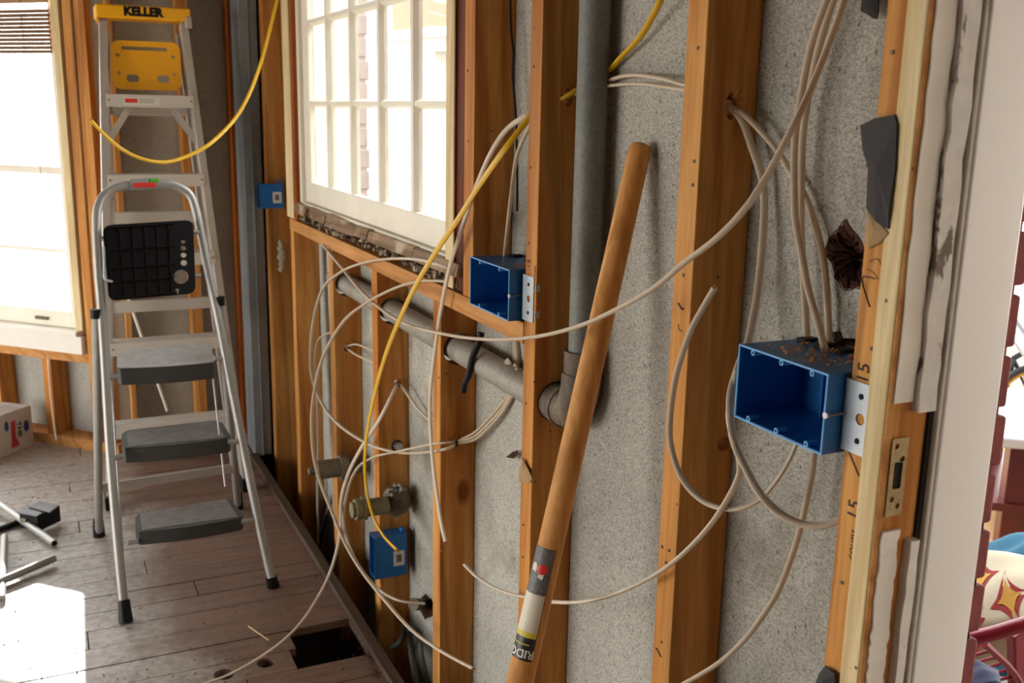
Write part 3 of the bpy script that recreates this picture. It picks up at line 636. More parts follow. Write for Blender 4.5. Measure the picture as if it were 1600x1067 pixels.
# ================================================================ BLUE ELECTRICAL BOXES
def gang_box(y0, y1, z0, z1, x0, x1, label, gangs, stud_y, group=None):
    t = thing('electrical_box', (x1, (y0+y1)/2, z0), label, 'electrical box', group); w_ = .0022
    b = MB(); b.box((x0, y0, z0), (x1, y0+w_, z1)); b.box((x0, y1-w_, z0), (x1, y1, z1)); b.box((x0, y0+w_, z0), (x1, y1-w_, z0+w_)); b.box((x0, y0+w_, z1-w_), (x1, y1-w_, z1)); b.box((x1-w_, y0+w_, z0+w_), (x1, y1-w_, z1-w_))
    for k in range(1, gangs): yy = y0+(y1-y0)*k/gangs; b.box((x1-w_-.012, yy-.0008, z0+w_), (x1-w_, yy+.0008, z1-w_))
    b.build('body', 'blue', t)
    b = MB(); b.plate([(y0-.0003, z0-.0003), (y1+.0003, z0-.0003), (y1+.0003, z1+.0003), (y0-.0003, z1+.0003)], [[(y0+w_*.6, z0+w_*.6), (y1-w_*.6, z0+w_*.6), (y1-w_*.6, z1-w_*.6), (y0+w_*.6, z1-w_*.6)]], x0-.0008, x0+.0004, lambda a, c, t_: (t_, a, c)); b.build('rim', 'blue_rim', t)
    for k in range(gangs):
        yy = y1-(y1-y0)*(k+.52)/gangs
        for zz, s_ in ((z1-.0045, 1), (z0+.0045, -1)):
            b = MB(); b.plate(circ(yy, zz, .0032, 12), [circ(yy, zz, .0017, 10)], x0-.001, x0+.012, lambda a, c, t_: (t_, a, c)); e = b.build('screw_ear', 'blue_rim', t)
            MB().cyl((x0+.002, yy, zz), (x0+.012, yy, zz), .0016, 8).build('screw_hole', 'black_hole', e)
    for k in range(gangs*2-1):
        yy = y0+(y1-y0)*(k+.5)/(gangs*2-1); MB().box((x1-.022, yy-.008, z1), (x1-.002, yy+.006, z1+.0045)).build('clamp_tab', 'black', t, bevel=.0006)
    # bracket on the stud front, screw from the rim
    ys0, ys1 = stud_y-.036, stud_y+.004; zm = (z0+z1)/2; hz = (z1-z0)*.44
    b = MB(); b.plate([(ys0, zm-hz), (ys1, zm-hz), (ys1, zm+hz), (ys0, zm+hz)], [circ((ys0+ys1)/2-.002, zm+hz*.62, .0032), circ((ys0+ys1)/2-.002, zm-hz*.62, .0032), circ((ys0+ys1)/2-.003, zm, .0060)], XF-.0022, XF-.0004, lambda a, c, t_: (t_, a, c)); br = b.build('bracket', 'steel_pl', t, bevel=.0003)
    [MB().cyl((XF-.0030, (ys0+ys1)/2-.002, zm+k_*hz*.62), (XF-.0003, (ys0+ys1)/2-.002, zm+k_*hz*.62), .0030, 10).build('nail', 'black_hole', br) for k_ in (-1, 1)]
    MB().tube([(x0-.0012, y0-.001, zm), (x0+.0012, y0-.001, zm)], .0034, 12).build('screw_head', 'steel', t)
    MB().tube([(x0+.001, y0-.0035, zm), (XF-.003, y0-.005, zm+.001)], .0012, 8).build('screw', 'brass', t)
    return t
gang_box(.7475, .890, .938, 1.022, .6955, .790, 'large blue three-gang electrical box mounted beside the door frame', 3, .742)
gb2 = gang_box(1.513, 1.682, .926, 1.013, .6985, .788, 'medium blue two-gang electrical box above the end of the wooden sill plate', 2, 1.497)
for dz in (.022, -.022): MB().box((XF-.0022, 1.4525, .969+dz-.006), (XF+.006, 1.4543, .969+dz+.006)).build('bracket_tab', 'steel', gb2)
def side_box(p0, p1, yy, label, sticker, nail):
    a, c = oy(*p0, yy), oy(*p1, yy); x0, x1, z0, z1 = min(a.x, c.x), max(a.x, c.x), min(a.z, c.z), max(a.z, c.z); t = thing('electrical_box', (x1, yy, z0), label, 'electrical box', 'single blue boxes'); w_ = .002; d = .045
    b = MB(); b.box((x0, yy, z0), (x1, yy+w_, z1)); b.box((x0, yy+d-w_, z0), (x1, yy+d, z1)); b.box((x0, yy+w_, z0), (x1, yy+d-w_, z0+w_)); b.box((x0, yy+w_, z1-w_), (x1, yy+d-w_, z1)); b.box((x1-w_, yy+w_, z0+w_), (x1, yy+d-w_, z1-w_)); b.box((x0-.001, yy-.0008, z0-.0008), (x0+.002, yy, z1+.0008)); b.build('body', 'blue', t)
    s0, s1 = oy(*sticker[0], yy-.0006), oy(*sticker[1], yy-.0006)
    s = MB().box((s0.x, yy-.0006, s0.z), (s1.x, yy-.0001, s1.z)).build('sticker', 'cream', t)
    dx, dz = (s1.x-s0.x)*.26, (s0.z-s1.z)*.24; MB().box((s0.x+dx, yy-.0009, s0.z-dz), (s1.x-dx, yy-.00061, s1.z+dz)).build('print_patch', 'grey_ink', s)
    n = oy(*nail, yy+.01); b = MB(); b.plate(circ(n.x, n.z, .0055, 10), [circ(n.x, n.z, .0022, 8)], yy+.004, yy+d*.5, lambda p, q, t_: (p, t_, q)); b.box((n.x-.003, yy+.004, z1), (n.x+.003, yy+.01, n.z-.004)); b.build('nail_lug', 'blue', t)
side_box((405, 288), (443, 325), 3.536, 'single blue box with a white sticker on the far post by the metal duct', ((426, 300), (440, 317)), (437, 282))
side_box((585, 842), (636, 897), 2.272, 'single blue box with a white sticker low on a short stud near the floor', ((615, 862), (632, 882)), (629, 828))
# ================================================================ CABLES
def cable(pts, label, mat='cable', r=.0048, flat=.62, plane='x', name='cable', upv=(1, 0, 0), group=None, sub=7, cut=(0, 0)):
    if plane == 'x': P = [ox(*p) for p in pts]
    else: P = [oy(*p) for p in pts]
    P = smoothpts(P, sub)
    o = MB().tube(P, r, 10, flat, upv).build(name, mat, None, smooth=True); o['label'] = label; o['category'] = 'cable'
    if group: o['group'] = group
    for k, (e, q) in zip(cut, ((P[0], P[1]), (P[-1], P[-2]))):
        if k:
            o2 = MB().tube([e, e+(e-q).normalized()*.004], .0014, 6).build('copper_core', 'cable_cut', o)
    return o
def c3(pts, xs):   # picture points with x depths read off a short list
    n = len(pts); o = []
    for i, p in enumerate(pts):
        t = i/(n-1)*(len(xs)-1); k = min(int(t), len(xs)-2); o.append((p[0], p[1], xs[k]+(xs[k+1]-xs[k])*(t-k)))
    return o
cable(c3([(505, 383), (530, 413), (562, 452), (600, 486), (640, 508), (700, 523), (760, 530), (830, 527), (900, 511), (960, 485), (1020, 451), (1070, 410), (1120, 372), (1165, 325), (1200, 272), (1242, 192), (1264, 146), (1295, 69), (1319, 0), (1335, -60)], [.716, .70, .68, .665, .655, .65, .66, .70, .74, .76]), 'long white cable swooping across the whole stud wall in front of the wooden handle', cut=(1, 0))
cable(c3([(1305, -40), (1291, 0), (1268, 69), (1251, 154), (1242, 220), (1241, 290), (1243, 342), (1252, 392), (1263, 452), (1279, 507), (1290, 552)], [.76, .765, .765, .765]), 'white cable, nearest the studs of the two running down into the triple box')
cable(c3([(1316, -40), (1302, 0), (1281, 69), (1263, 150), (1254, 220), (1252, 293), (1252, 370), (1256, 440), (1262, 550)], [.778, .782, .782, .782]), 'white cable falling straight down behind its twin into the triple box')
cable(c3([(1138, 164), (1160, 177), (1187, 203), (1215, 236), (1237, 272), (1256, 303), (1271, 342), (1284, 392), (1292, 452), (1296, 552)], [.765, .78, .788, .788, .788]), 'white cable from the thick stud curving down to the back of the triple box')
cable(c3([(1140, 166), (1160, 190), (1176, 234), (1189, 272), (1194, 310), (1192, 370), (1184, 452), (1170, 530), (1155, 570), (1143, 610), (1141, 644), (1147, 690), (1165, 731), (1187, 770), (1215, 799), (1250, 818), (1284, 821), (1311, 812)], [.765, .78, .785, .77, .715, .70, .70, .73, .76]), 'thick white cable looping behind and under the triple box to the door stud', r=.0056)
cable(c3([(1152, 580), (1140, 640), (1143, 674), (1156, 720), (1150, 755), (1110, 820), (1055, 876), (1000, 911), (945, 933), (898, 941), (855, 940)], [.72, .70, .70, .70, .70, .705, .71]), 'white cable with loose end pointing left beside the handle label', cut=(0, 1))
cable(c3([(1117, 449), (1096, 485), (1077, 522), (1056, 589), (1047, 657), (1049, 699), (1066, 748), (1096, 781), (1132, 795), (1165, 792), (1192, 776), (1222, 738), (1243, 696), (1252, 660)], [.69, .69, .69, .69, .70, .72, .75, .77]), 'white cable whose free end points up across the front of the thick stud', cut=(1, 0), r=.0044)
cable(c3([(1274, 690), (1269, 740), (1262, 774), (1251, 823), (1237, 870), (1215, 925), (1190, 965), (1163, 1000), (1124, 1035), (1071, 1067), (1000, 1105)], [.77, .765, .76, .74, .72, .70]), 'white cable leaving under the triple box and sweeping down past the thick stud', r=.0044)
cable(c3([(884, 150), (915, 135), (950, 126), (978, 118), (1008, 118), (1041, 124), (1069, 132), (1090, 138), (1140, 160)], [.775, .792, .79, .785, .778, .77, .766, .765, .765]), 'upper white cable of the pair passing from behind the pipe into the thick stud')
cable(c3([(884, 156), (920, 140), (959, 133), (1000, 131), (1035, 135), (1069, 140), (1090, 145), (1140, 164)], [.775, .79, .785, .778, .77, .766, .765, .765]), 'lower white cable of the pair passing from behind the pipe into the thick stud', r=.0042)
cable(c3([(872, 158), (889, 148), (915, 132), (950, 111), (972, 88), (1000, 58), (1019, 27), (1032, 0), (1040, -40)], [.755, .765, .790, .79, .785, .78, .77, .765]), 'yellow cable rising out of the stud hole behind the vertical grey pipe', 'cable_y', r=.0052)
cable(c3([(838, 174), (825, 187), (785, 238), (744, 297), (716, 342), (675, 403), (640, 465), (603, 553), (580, 640), (571, 700), (571, 750), (580, 798), (598, 835), (621, 860)], [.765, .745, .70, .69, .68, .67, .65, .635, .63, .635, .65, .67, .685, .695]), 'thick yellow cable drooping from the middle stud to the lower blue box', 'cable_y', r=.0070, flat=.5, upv=(.3, -1, 0), cut=(0, 1))
cable(c3([(836, 172), (823, 180), (792, 202), (766, 241), (741, 300), (722, 356), (702, 420), (687, 495), (678, 560), (672, 620), (673, 680), (679, 745), (689, 815), (696, 846)], [.768, .735, .705, .70, .698, .698, .70, .70]), 'white cable hanging beside the thick yellow cable with its end near the short stud', cut=(0, 1))
cable(c3([(836, 180), (825, 203), (810, 236), (803, 270), (796, 329), (789, 396), (788, 402)], [.76, .755, .755, .758, .76]), 'thin white cable dropping from the middle stud into the two-gang box', r=.0040)
cable(c3([(752, 440), (734, 432), (702, 419), (647, 405), (592, 406), (551, 416), (524, 431), (504, 452), (491, 494), (485, 550), (488, 590), (502, 628), (527, 661), (565, 688), (606, 704), (650, 708), (698, 701), (714, 691)], [.74, .735, .715, .70, .70, .69, .68, .67, .66, .66, .66, .67, .68, .69, .70, .712, .722, .775]), 'white cable making the largest oval loop left of the two-gang box')
cable(c3([(752, 452), (734, 447), (689, 439), (647, 441), (606, 455), (565, 478), (537, 502), (513, 540), (499, 575), (490, 620), (487, 660), (490, 710), (500, 752), (522, 808), (541, 852), (566, 893), (600, 936), (642, 983), (689, 1017), (740, 1045)], [.74, .735, .72, .705, .69, .68, .66, .645, .63, .62, .615, .61, .61, .615, .62, .63, .645, .66, .67, .67]), 'white cable from the two-gang box ending free near the floor strip', cut=(0, 1))
cable(c3([(622, 597), (616, 610), (592, 657), (565, 699), (545, 738), (533, 780), (531, 830), (524, 868), (508, 912), (477, 964), (441, 1002), (400, 1031), (358, 1054), (320, 1068), (270, 1085)], [.785, .748, .706, .69, .685, .68, .675, .65, .60, .51, .43, .36, .295, .24, .17]), 'white cable sweeping out low over the floor toward the bottom edge')
cable(c3([(714, 690), (699, 691), (669, 695), (620, 706), (582, 715), (556, 735), (541, 775), (537, 820), (553, 870), (584, 913), (620, 937), (664, 943)], [.775, .722, .70, .70, .695, .692, .69, .69, .69, .695, .715, .775]), 'white cable curving down from the short stud to the corroded spigot', r=.0042)
for k, dy in enumerate((0, 7, 13)):
    cable(c3([(712, 690+dy*.15), (720, 687+dy*.4), (744, 674+dy*.9), (771, 647+dy*1.1), (790, 624+dy*1.0), (801+dy*.5, 600), (804+dy*.4, 565), (803+dy*.3, 530)], [.775, .760, .778, .786, .790, .792, .793, .795]), 'white cable, %s of three curving from the short stud up behind the drain pipe' % ('uppermost', 'middle', 'lowest')[k], r=.0040)
cable(c3([(623, 598), (629, 605), (641, 622), (656, 642), (680, 664)], [.785, .772, .778, .78, .775]), 'short white cable slanting down right between two short studs', r=.0042)
for k, pts in enumerate(([(541, 542), (546, 540), (556, 538), (570, 542), (592, 552)], [(541, 544), (546, 547), (560, 556), (592, 570)])):
    cable(c3(pts, [.77, .757, .762, .768]), '%s short white cable crossing the bay left of the yellow cable' % ('upper', 'lower')[k], r=.0042)
cable(c3([(540, 548), (527, 523), (512, 521), (497, 532), (492, 560), (495, 600), (497, 680), (496, 760), (497, 850)], [.765, .74, .725, .72, .72, .72, .73]), 'white cable hanging straight down behind the large loop', r=.0040)
cable(c3([(726, 882), (744, 900), (771, 917), (799, 928), (822, 933), (846, 938)], [.70, .70, .70, .70, .70, .71]), 'short white cable with free end left of the handle label', r=.0040, cut=(1, 0))
cable(c3([(797, -30), (798, 40), (802, 80), (801, 120), (806, 180), (808, 260), (808, 330)], [.776, .776, .776]), 'thin black wire stapled down the side of the window stud', 'black', r=.0022, flat=1, name='wire')
cable([(436, -30, 3.15), (433, 0, 3.15), (423, 41, 3.14), (410, 91, 3.12), (390, 146, 3.08), (366, 187, 3.05), (330, 223, 3.0), (297, 242, 2.98), (261, 253, 2.96), (225, 249, 2.95), (192, 234, 2.95), (165, 212, 2.95), (142, 188, 2.95)], 'slender yellow cable drooping in front of the tall aluminium ladder', 'cable_y', r=.0052, plane='y', cut=(0, 1))
t_ = cable([(75, 556, 3.95), (78, 600, 3.95), (83, 650, 3.95), (88, 688, 3.95)], 'thin pale cord hanging in front of the stud under the left window', r=.0028, plane='y', name='cord', flat=1)
# ================================================================ ALUMINIUM STEPLADDER
Y0, KK = 3.32, .19
def lp(px, py, dy=0): return ol(px, py, Y0+dy, KK)
la = thing('aluminium_stepladder', (.31, 3.35, 0), 'tall aluminium stepladder with yellow top cap leaning by the back wall', 'ladder')
def lr(x, z, dy=0): return Vector((x, Y0+KK*z+dy, z))
LB, LT = (.130, .020), (.222, 1.53); RB, RT_ = (.560, .020), (.468, 1.53)
def rail(p, q, dy, w_, d_, name, mat='alu'): return MB().bar(lr(p[0], p[1], dy), lr(q[0], q[1], dy), w_, d_, (1, 0, 0)).build(name, mat, la, bevel=.002)
rail(LB, LT, 0, .024, .055, 'side_rail'); rail(RB, RT_, 0, .024, .055, 'side_rail')
def rx(side, z): t = z/1.53; return (LB[0]+(LT[0]-LB[0])*t) if side < 0 else (RB[0]+(RT_[0]-RB[0])*t)
for z in (1.283, 1.033, .780, .505, .243):
    xa, xb = rx(-1, z)+.004, rx(1, z)-.004; c = lr(0, z); s = MB().box((xa, c.y-.034, z-.022), (xb, c.y-.028, z+.018)).box((xa, c.y-.028, z+.0145), (xb, c.y+.045, z+.018)).build('step', 'alu_w', la, bevel=.001)
    for x in (xa+.008, xb-.008): MB().cyl((x, c.y-.0365, z), (x, c.y-.033, z), .003, 8).build('rivet', 'iron', s)
    if z == 1.283:
        st_ = MB().box((.262, c.y-.0352, z-.014), (.372, c.y-.0345, z+.010)).build('sticker', 'cream', la)
        MB().box((.267, c.y-.0358, z-.008), (.305, c.y-.03525, z+.005)).build('logo_patch', 'red', st_)
        for i in range(4): MB().box((.309, c.y-.0357, z+.004-i*.004), (.36-.006*(i % 2), c.y-.03525, z+.0052-i*.004)).build('print_line', 'grey_ink', st_)
for s_ in (-1, 1):
    for dz in (0,): MB().bar(lr(rx(s_, 1.17)-s_*.006, 1.15, -.01), lr(rx(s_, 1.25)-s_*.075, 1.262, -.01), .022, .003, (0, 0, 1)).build('diagonal_brace', 'alu', la)
    MB().box((rx(s_, 0)-.018, Y0-.034, 0), (rx(s_, 0)+.018, Y0+.036, .045)).build('foot', 'black', la, bevel=.004)
    a = Vector((rx(s_, 0)+s_*-.012, Y0+.16, .01)); c = lr(rx(s_, 1.50)-s_*.012, 1.50, .045); MB().bar(a, c, .020, .03, (1, 0, 0)).build('rear_rail', 'alu', la, bevel=.002)
for py in (172, 340, 480):
    z = lp(250, py, .07).z; yy = Y0+.16+(KK-.075)*z; t = z/1.53
    MB().box((rx(-1, z)+.012, yy-.012, z-.019), (rx(1, z)-.012, yy+.006, z+.019)).build('rear_brace', 'alu_w', la, bevel=.002)
cz = 1.555; cyy = Y0+KK*cz
b = MB(); b.box((.200, cyy-.055, cz-.020), (.487, cyy+.075, cz+.021)); capo = b.build('top_cap', 'yellow', la, bevel=.005)
MB().box((.200, cyy-.054, cz-.036), (.206, cyy-.02, cz-.0205)).build('cap_lip', 'yellow', la)
MB().box((.470, cyy-.058, cz-.040), (.490, cyy-.02, cz-.004)).build('cap_corner', 'alu', la, bevel=.003)
textmesh('KELLER', .036, lambda a, c: Vector((.341+a, cyy-.0556, cz+.002+c)), .0026).build('lettering', 'black', capo)
q0, q1 = oy(172, 62, 3.60), oy(285, 142, 3.60); sx0, sx1, sz0, sz1 = q0.x, q1.x, q1.z, q0.z; W_ = sx1-sx0; H_ = sz1-sz0
def sp(u, v): return (sx0+W_*u, sz1-H_*v)
def slot(u0, u1, v0, v1, r=.004): a, c = sp(u0, v0), sp(u1, v1); return rrect(a[0], c[0], c[1], a[1], r)
b = MB(); b.plate(rrect(sx0, sx1, sz0, sz1, .028, 6), [slot(.15, .81, .12, .19), slot(.20, .38, .69, .84, .010), slot(.64, .82, .69, .84, .010), circ(*sp(.09, .30), .0055), circ(*sp(.89, .30), .0055), circ(*sp(.10, .66), .0055), circ(*sp(.90, .66), .0055)], 3.600, 3.606, lambda a, c, t_: (a, t_, c)); sh = b.build('paint_shelf', 'yellow', la, bevel=.001, label='folded yellow paint shelf with slots')
MB().box((sx0+.06, 3.5985, sz0+H_*.47), (sx1-.06, 3.5995, sz0+H_*.50)).build('shelf_crease', 'yellow', sh)
# pale stick behind the ladder
sk = MB().tube([oy(197, 455, 3.70), oy(262, 642, 3.64)], .0058, 8).build('stick', 'cream', None, smooth=True); sk['label'] = 'thin pale stick leaning on the wall behind the ladders'; sk['category'] = 'stick'
# ================================================================ STEP STOOL
S0, SK = 2.52, .324
ss = thing('step_stool', (.30, 2.75, 0), 'folding step stool with grey tube frame and three ribbed grey treads', 'step stool')
def sl(px, py, dy=0): return ol(px, py, S0+dy, SK)
fl, fr_ = oz(197, 972, .0), oz(427, 915, .0)
loop = [sl(195, 958), sl(187, 880), sl(178, 780), sl(171, 690), sl(166, 600), sl(160, 500), sl(154, 420), sl(151, 350), sl(154, 322), sl(164, 304), sl(180, 294), sl(205, 289), sl(235, 287), sl(265, 288), sl(283, 294), sl(297, 305), sl(305, 325), sl(314, 365), sl(325, 420), sl(342, 500), sl(359, 590), sl(377, 680), sl(397, 780), sl(412, 850), sl(424, 902)]
MB().tube(smoothpts(loop, 4), .0115, 14, upv=(0, 1, 0)).build('front_frame', 'chrome', ss, smooth=True)
MB().tube([sl(203, 289), sl(235, 286.5), sl(264, 288)], .0145, 14).build('grip', 'chrome', ss, smooth=True)
MB().box(*[Vector(p) for p in (sl(209, 293, -.017), sl(243, 285, -.010))]).build('grip_tag', 'red', ss, bevel=.001)
MB().box(sl(235, 285, -.016), sl(247, 279, -.008)).build('tag', 'green', ss)
RLt, RRt = sl(150, 490, .0), sl(343, 470, .0); rl, rr_ = oz(155, 835, .005), oz(372, 792, .005)
MB().tube([rl, rl*.55+RLt*.45, RLt], [.0115]*3, 12).build('rear_leg', 'chrome', ss, smooth=True)
MB().tube([rr_, rr_*.5+RRt*.5, RRt], [.0115]*3, 12).build('rear_leg', 'chrome', ss, smooth=True)
for p in (RLt, RRt): MB().cyl(p+Vector((0, 0, -.012)), p+Vector((0, 0, .012)), .014, 12).build('end_cap', 'black', ss)
for p, q in ((fl, sl(195, 958)), (fr_, sl(424, 902)), (rl+Vector((0, 0, -.005)), rl+Vector((0, 0, .04))), (rr_+Vector((0, 0, -.005)), rr_+Vector((0, 0, .04)))):
    p = Vector((p.x, p.y, 0)); q = q if q.z > .035 else Vector((q.x, q.y, .045)); MB().tube([p, p+(q-p).normalized()*.055], [.0175, .0145], 14).build('rubber_foot', 'black', ss, smooth=True)
ca, cb = rl+(RLt-rl)*.235, rr_+(RRt-rr_)*.22; MB().bar(ca, cb, .028, .014, (0, 0, 1)).build('cross_bar', 'alu', ss, bevel=.002)
M['tread_r'] = M['tread']
def tread(FL, FR, BR, BL, thick, ribs, curved=True):
    # front left/right, back right/left corner of the top face (picture points with y offsets)
    fl_, fr2, br_, bl_ = [Vector(p) for p in (FL, FR, BR, BL)]; zt = (fl_.z+fr2.z+br_.z+bl_.z)/4
    def tp(u, v): p = (fl_*(1-u)+fr2*u)*(1-v)+(bl_*(1-u)+br_*u)*v; return Vector((p.x, p.y, zt))
    pl_ = []; k = 10
    for i in range(k+1): u = .03+.94*i/k; q = tp(u, 0); q.y -= (.014*math.sin(math.pi*u) if curved else 0); pl_.append(q)
    pl_ += [tp(1, .10), tp(.99, .8), tp(.93, 1), tp(.07, 1), tp(.01, .8), tp(0, .10)]
    n = len(pl_); b = MB(); b.add(pl_+[p-Vector((0, 0, thick)) for p in pl_], [tuple(range(n)), tuple(reversed(range(n, 2*n)))]+[(i, (i+1) % n, n+(i+1) % n, n+i) for i in range(n)])
    o = b.build('tread', 'tread_side', ss, bevel=.002)
    b = MB(); b.add([p+Vector((0, 0, .0005)) for p in pl_]+[p+Vector((0, 0, .0015)) for p in pl_], [tuple(range(n, 2*n)), tuple(reversed(range(n)))]+[(i, (i+1) % n, n+(i+1) % n, n+i) for i in range(n)]); b.build('tread_pad', 'tread_dk' if ribs else 'tread', o)
    b = MB()
    for i in range(ribs):
        v = .06+.86*i/max(1, ribs-1); p, q = tp(.06, v), tp(.94, v); b.hexa([Vector((k_.x, k_.y+e_, zt+.0015)) for k_, e_ in ((p, -.0022), (q, -.0022), (q, .0022), (p, .0022))], [Vector((k_.x, k_.y+e_, zt+.0036)) for k_, e_ in ((p, -.0022), (q, -.0022), (q, .0022), (p, .0022))])
    if ribs: b.build('rib', 'tread', o)
    return o
def tz(px, py, z): return oz(px, py, z)
tread(tz(183, 576, .600), tz(337, 566, .600), tz(330, 536, .600), tz(181, 548, .600), .045, 0)
tread(tz(190, 701, .405), tz(362, 684, .405), tz(346, 656, .405), tz(188, 674, .405), .040, 12)
tread(tz(212, 832, .205), tz(382, 808, .205), tz(361, 778, .205), tz(209, 803, .205), .036, 14)
for a, c in (((200, 848), (216, 846)), ((376, 815), (398, 812)), ((178, 716), (194, 712)), ((356, 690), (378, 690)), ((172, 590), (186, 588)), ((335, 560), (352, 560))):
    MB().cyl(sl(*a, .0), sl(*c, .0), .007, 8).build('pivot_pin', 'chrome', ss)
# thin side rods
for a, c in (((172, 565), (192, 860)), ((332, 580), (352, 760))):
    MB().cyl(sl(*a, .03), sl(*c, .03), .0025, 6).build('link_rod', 'steel', ss)
# folded black platform with its holes
A = sl(160, 352, -.02); D = sl(170, 470, -.02); Bq = sl(302, 343, -.02); Cq = sl(306, 458, -.02)
def pf(u, v, t_=0): p = (A*(1-u)+Bq*u)*(1-v)+(D*(1-u)+Cq*u)*v; return p+Vector((0, 1, -.3)).normalized()*t_
OUT = [(u, v) for u, v in rrect(0, 1, 0, 1, .09, 4)]
cu = [(.875, .29, .024), (.875, .375, .030), (.875, .47, .033), (.875, .575, .037)]
HL = [[(u+r*math.cos(a), v+r*1.15*math.sin(a)) for a in [k*.5236 for k in range(12)]] for u, v, r in cu]+[[(.835+.085*math.cos(a), .76+.098*math.sin(a)) for a in [k*.314 for k in range(20)]], [(.76, .93), (.79, .905), (.805, .93), (.79, .99), (.775, .985)]]
pfm = MB().plate(OUT, HL, 0, .010, lambda a, c, t_: pf(a, c, t_)).build('platform', 'black', ss, bevel=.001, label='black underside of the folded top platform with round tool holes')
for i in range(6): u = .04+.135*i; MB().hexa([pf(u, .03, -.006), pf(u+.012, .03, -.006), pf(u+.012, .97, -.006), pf(u, .97, -.006)], [pf(u, .03, 0), pf(u+.012, .03, 0), pf(u+.012, .97, 0), pf(u, .97, 0)]).build('rib', 'black', pfm)
for v in (.03, .33, .57, .75, .96): MB().hexa([pf(.03, v, -.006), pf(.78, v, -.006), pf(.78, v+.013, -.006), pf(.03, v+.013, -.006)], [pf(.03, v, 0), pf(.78, v, 0), pf(.78, v+.013, 0), pf(.03, v+.013, 0)]).build('rib', 'black', pfm)
for a, c in (((158, 372), (166, 375)), ((302, 362), (312, 364)), ((164, 438), (172, 440)), ((302, 432), (314, 430))): MB().cyl(sl(*a, -.01), sl(*c, -.01), .006, 8).build('hinge_pin', 'chrome', ss)
MB().tube(smoothpts([sl(162, 385, -.03), sl(163, 420, -.03), sl(164, 436, -.03), sl(176, 440, -.03)], 3), .0035, 8).build('wire_clip', 'steel', ss, smooth=True)
# ================================================================ FLOOR CLUTTER
def ftube(px0, py0, px1, py1, r, label, z0=None, z1=None, mat='chrome', hollow=True):
    z0 = r if z0 is None else z0; z1 = r if z1 is None else z1
    a, c = oz(px0, py0, z0), oz(px1, py1, z1); t = thing('metal_tube', tuple((a+c)/2-Vector((0, 0, min(z0, z1)))), label, 'metal tube')
    MB().cyl(a, c, r, 16).build('tube', mat, t, smooth=True)
    if hollow: d = (c-a).normalized(); MB().cyl(c-d*.001, c+d*.0006, r*.72, 14).build('tube_bore', 'black_hole', t)
    return t
ftube(-60, 744, 85, 849, .0105, 'upper grey metal tube lying across the black bracket with its open end showing', .045, .012)
ftube(-60, 934, 85, 872, .011, 'lower grey metal tube pointing at the open tube end', .012, .020)
ftube(7, 838, 3, 935, .0095, 'short grey tube lying upright in the picture between two longer tubes', .0095, .0095, hollow=False)
ftube(-50, 846, 30, 815, .009, 'dark tube tucked under the black bracket', .0095, .0095, mat='black', hollow=False)
kb = thing('black_bracket', tuple(oz(68, 800, 0)), 'black folded metal bracket lying on the dusty floor', 'bracket')
def tri_slab(name, pp, z, th, mat):
    P = [oz(a, c, z) for a, c in pp]; b = MB(); b.hexa([p-Vector((0, 0, th)) for p in P], P); return b.build(name, mat, kb, bevel=.002)
M['black_sheen'] = plain('black_sheen', '34363c', .28)
tri_slab('top_plate', [(44, 791), (78, 800), (93, 789), (62, 782)], .060, .004, 'black_sheen')
tri_slab('top_plate', [(26, 800), (58, 806), (72, 797), (42, 791)], .055, .004, 'black_sheen')
p0, p1, p2 = oz(58, 806, .054), oz(93, 790, .058), oz(30, 800, .054)
dn = Vector((0, 0, -.050))
MB().hexa([p0, p1, p1+dn, p0+dn], [p0+Vector((0, .003, 0)), p1+Vector((0, .003, 0)), p1+dn+Vector((0, .003, 0)), p0+dn+Vector((0, .003, 0))]).build('side_plate', 'black', kb)
MB().hexa([p0, p2, p2+dn, p0+dn], [p0+Vector((0, .003, 0)), p2+Vector((0, .003, 0)), p2+dn+Vector((0, .003, 0)), p0+dn+Vector((0, .003, 0))]).build('side_plate', 'black', kb)
for px in (36, 47): MB().cyl(oz(px, 812, .03), oz(px+7, 814, .03), .009, 10).build('bolt', 'brass', kb)
# drink carton
cA, cB_, = oz(53, 694, 0), oz(0, 716, 0)
ct = thing('drink_carton', tuple(cA), 'white torn cardboard drinks carton printed red and blue under the left window', 'carton')
M['carton'] = plain('carton_white', 'c8c0ba', .7, var=.12, sc=14); M['c_blue'] = plain('carton_blue', '2a3a86', .6); M['c_red'] = plain('carton_red', 'b8363c', .6)
d1 = (cB_-cA); d1.z = 0; L1 = d1.length*1.9; d1.normalize(); d2 = Vector((d1.y, -d1.x, 0)); d2 = d2 if d2.y > 0 else -d2
hC = oz(48, 640, 0); hh = ofc(50, 632, -.1).z; hh = .155
def cf(a, c, z): return cA+d1*a+d2*c+Vector((0, 0, z))
b = MB(); th = .003
b.box((0, 0, 0), (L1, th, hh), cf); b.box((0, .125, 0), (L1, .125+th, hh), cf); b.box((0, th, 0), (th, .125, hh), cf); b.box((L1-th, th, 0), (L1, .125, hh), cf); b.box((th, th, 0), (L1, .125, th), cf); b.box((th, .06, hh-th), (L1, .125, hh), cf); b.box((th, th, hh-th), (.05, .06, hh), cf)
b.build('body', 'carton', ct)
MB().hexa([cf(.05, .002, hh+.001), cf(L1*.95, .002, hh+.001), cf(L1*.95, .06, hh+.022), cf(.05, .055, hh+.012)], [cf(.05, .002, hh-.001), cf(L1*.95, .002, hh-.001), cf(L1*.95, .06, hh+.020), cf(.05, .055, hh+.010)]).build('flap', 'carton', ct)
def cfp(name, mat, pts, eps=.0006): b = MB(); n = len(pts); b.add([cf(a, -eps, z) for a, z in pts], [tuple(range(n))]); b.build(name, mat, ct)
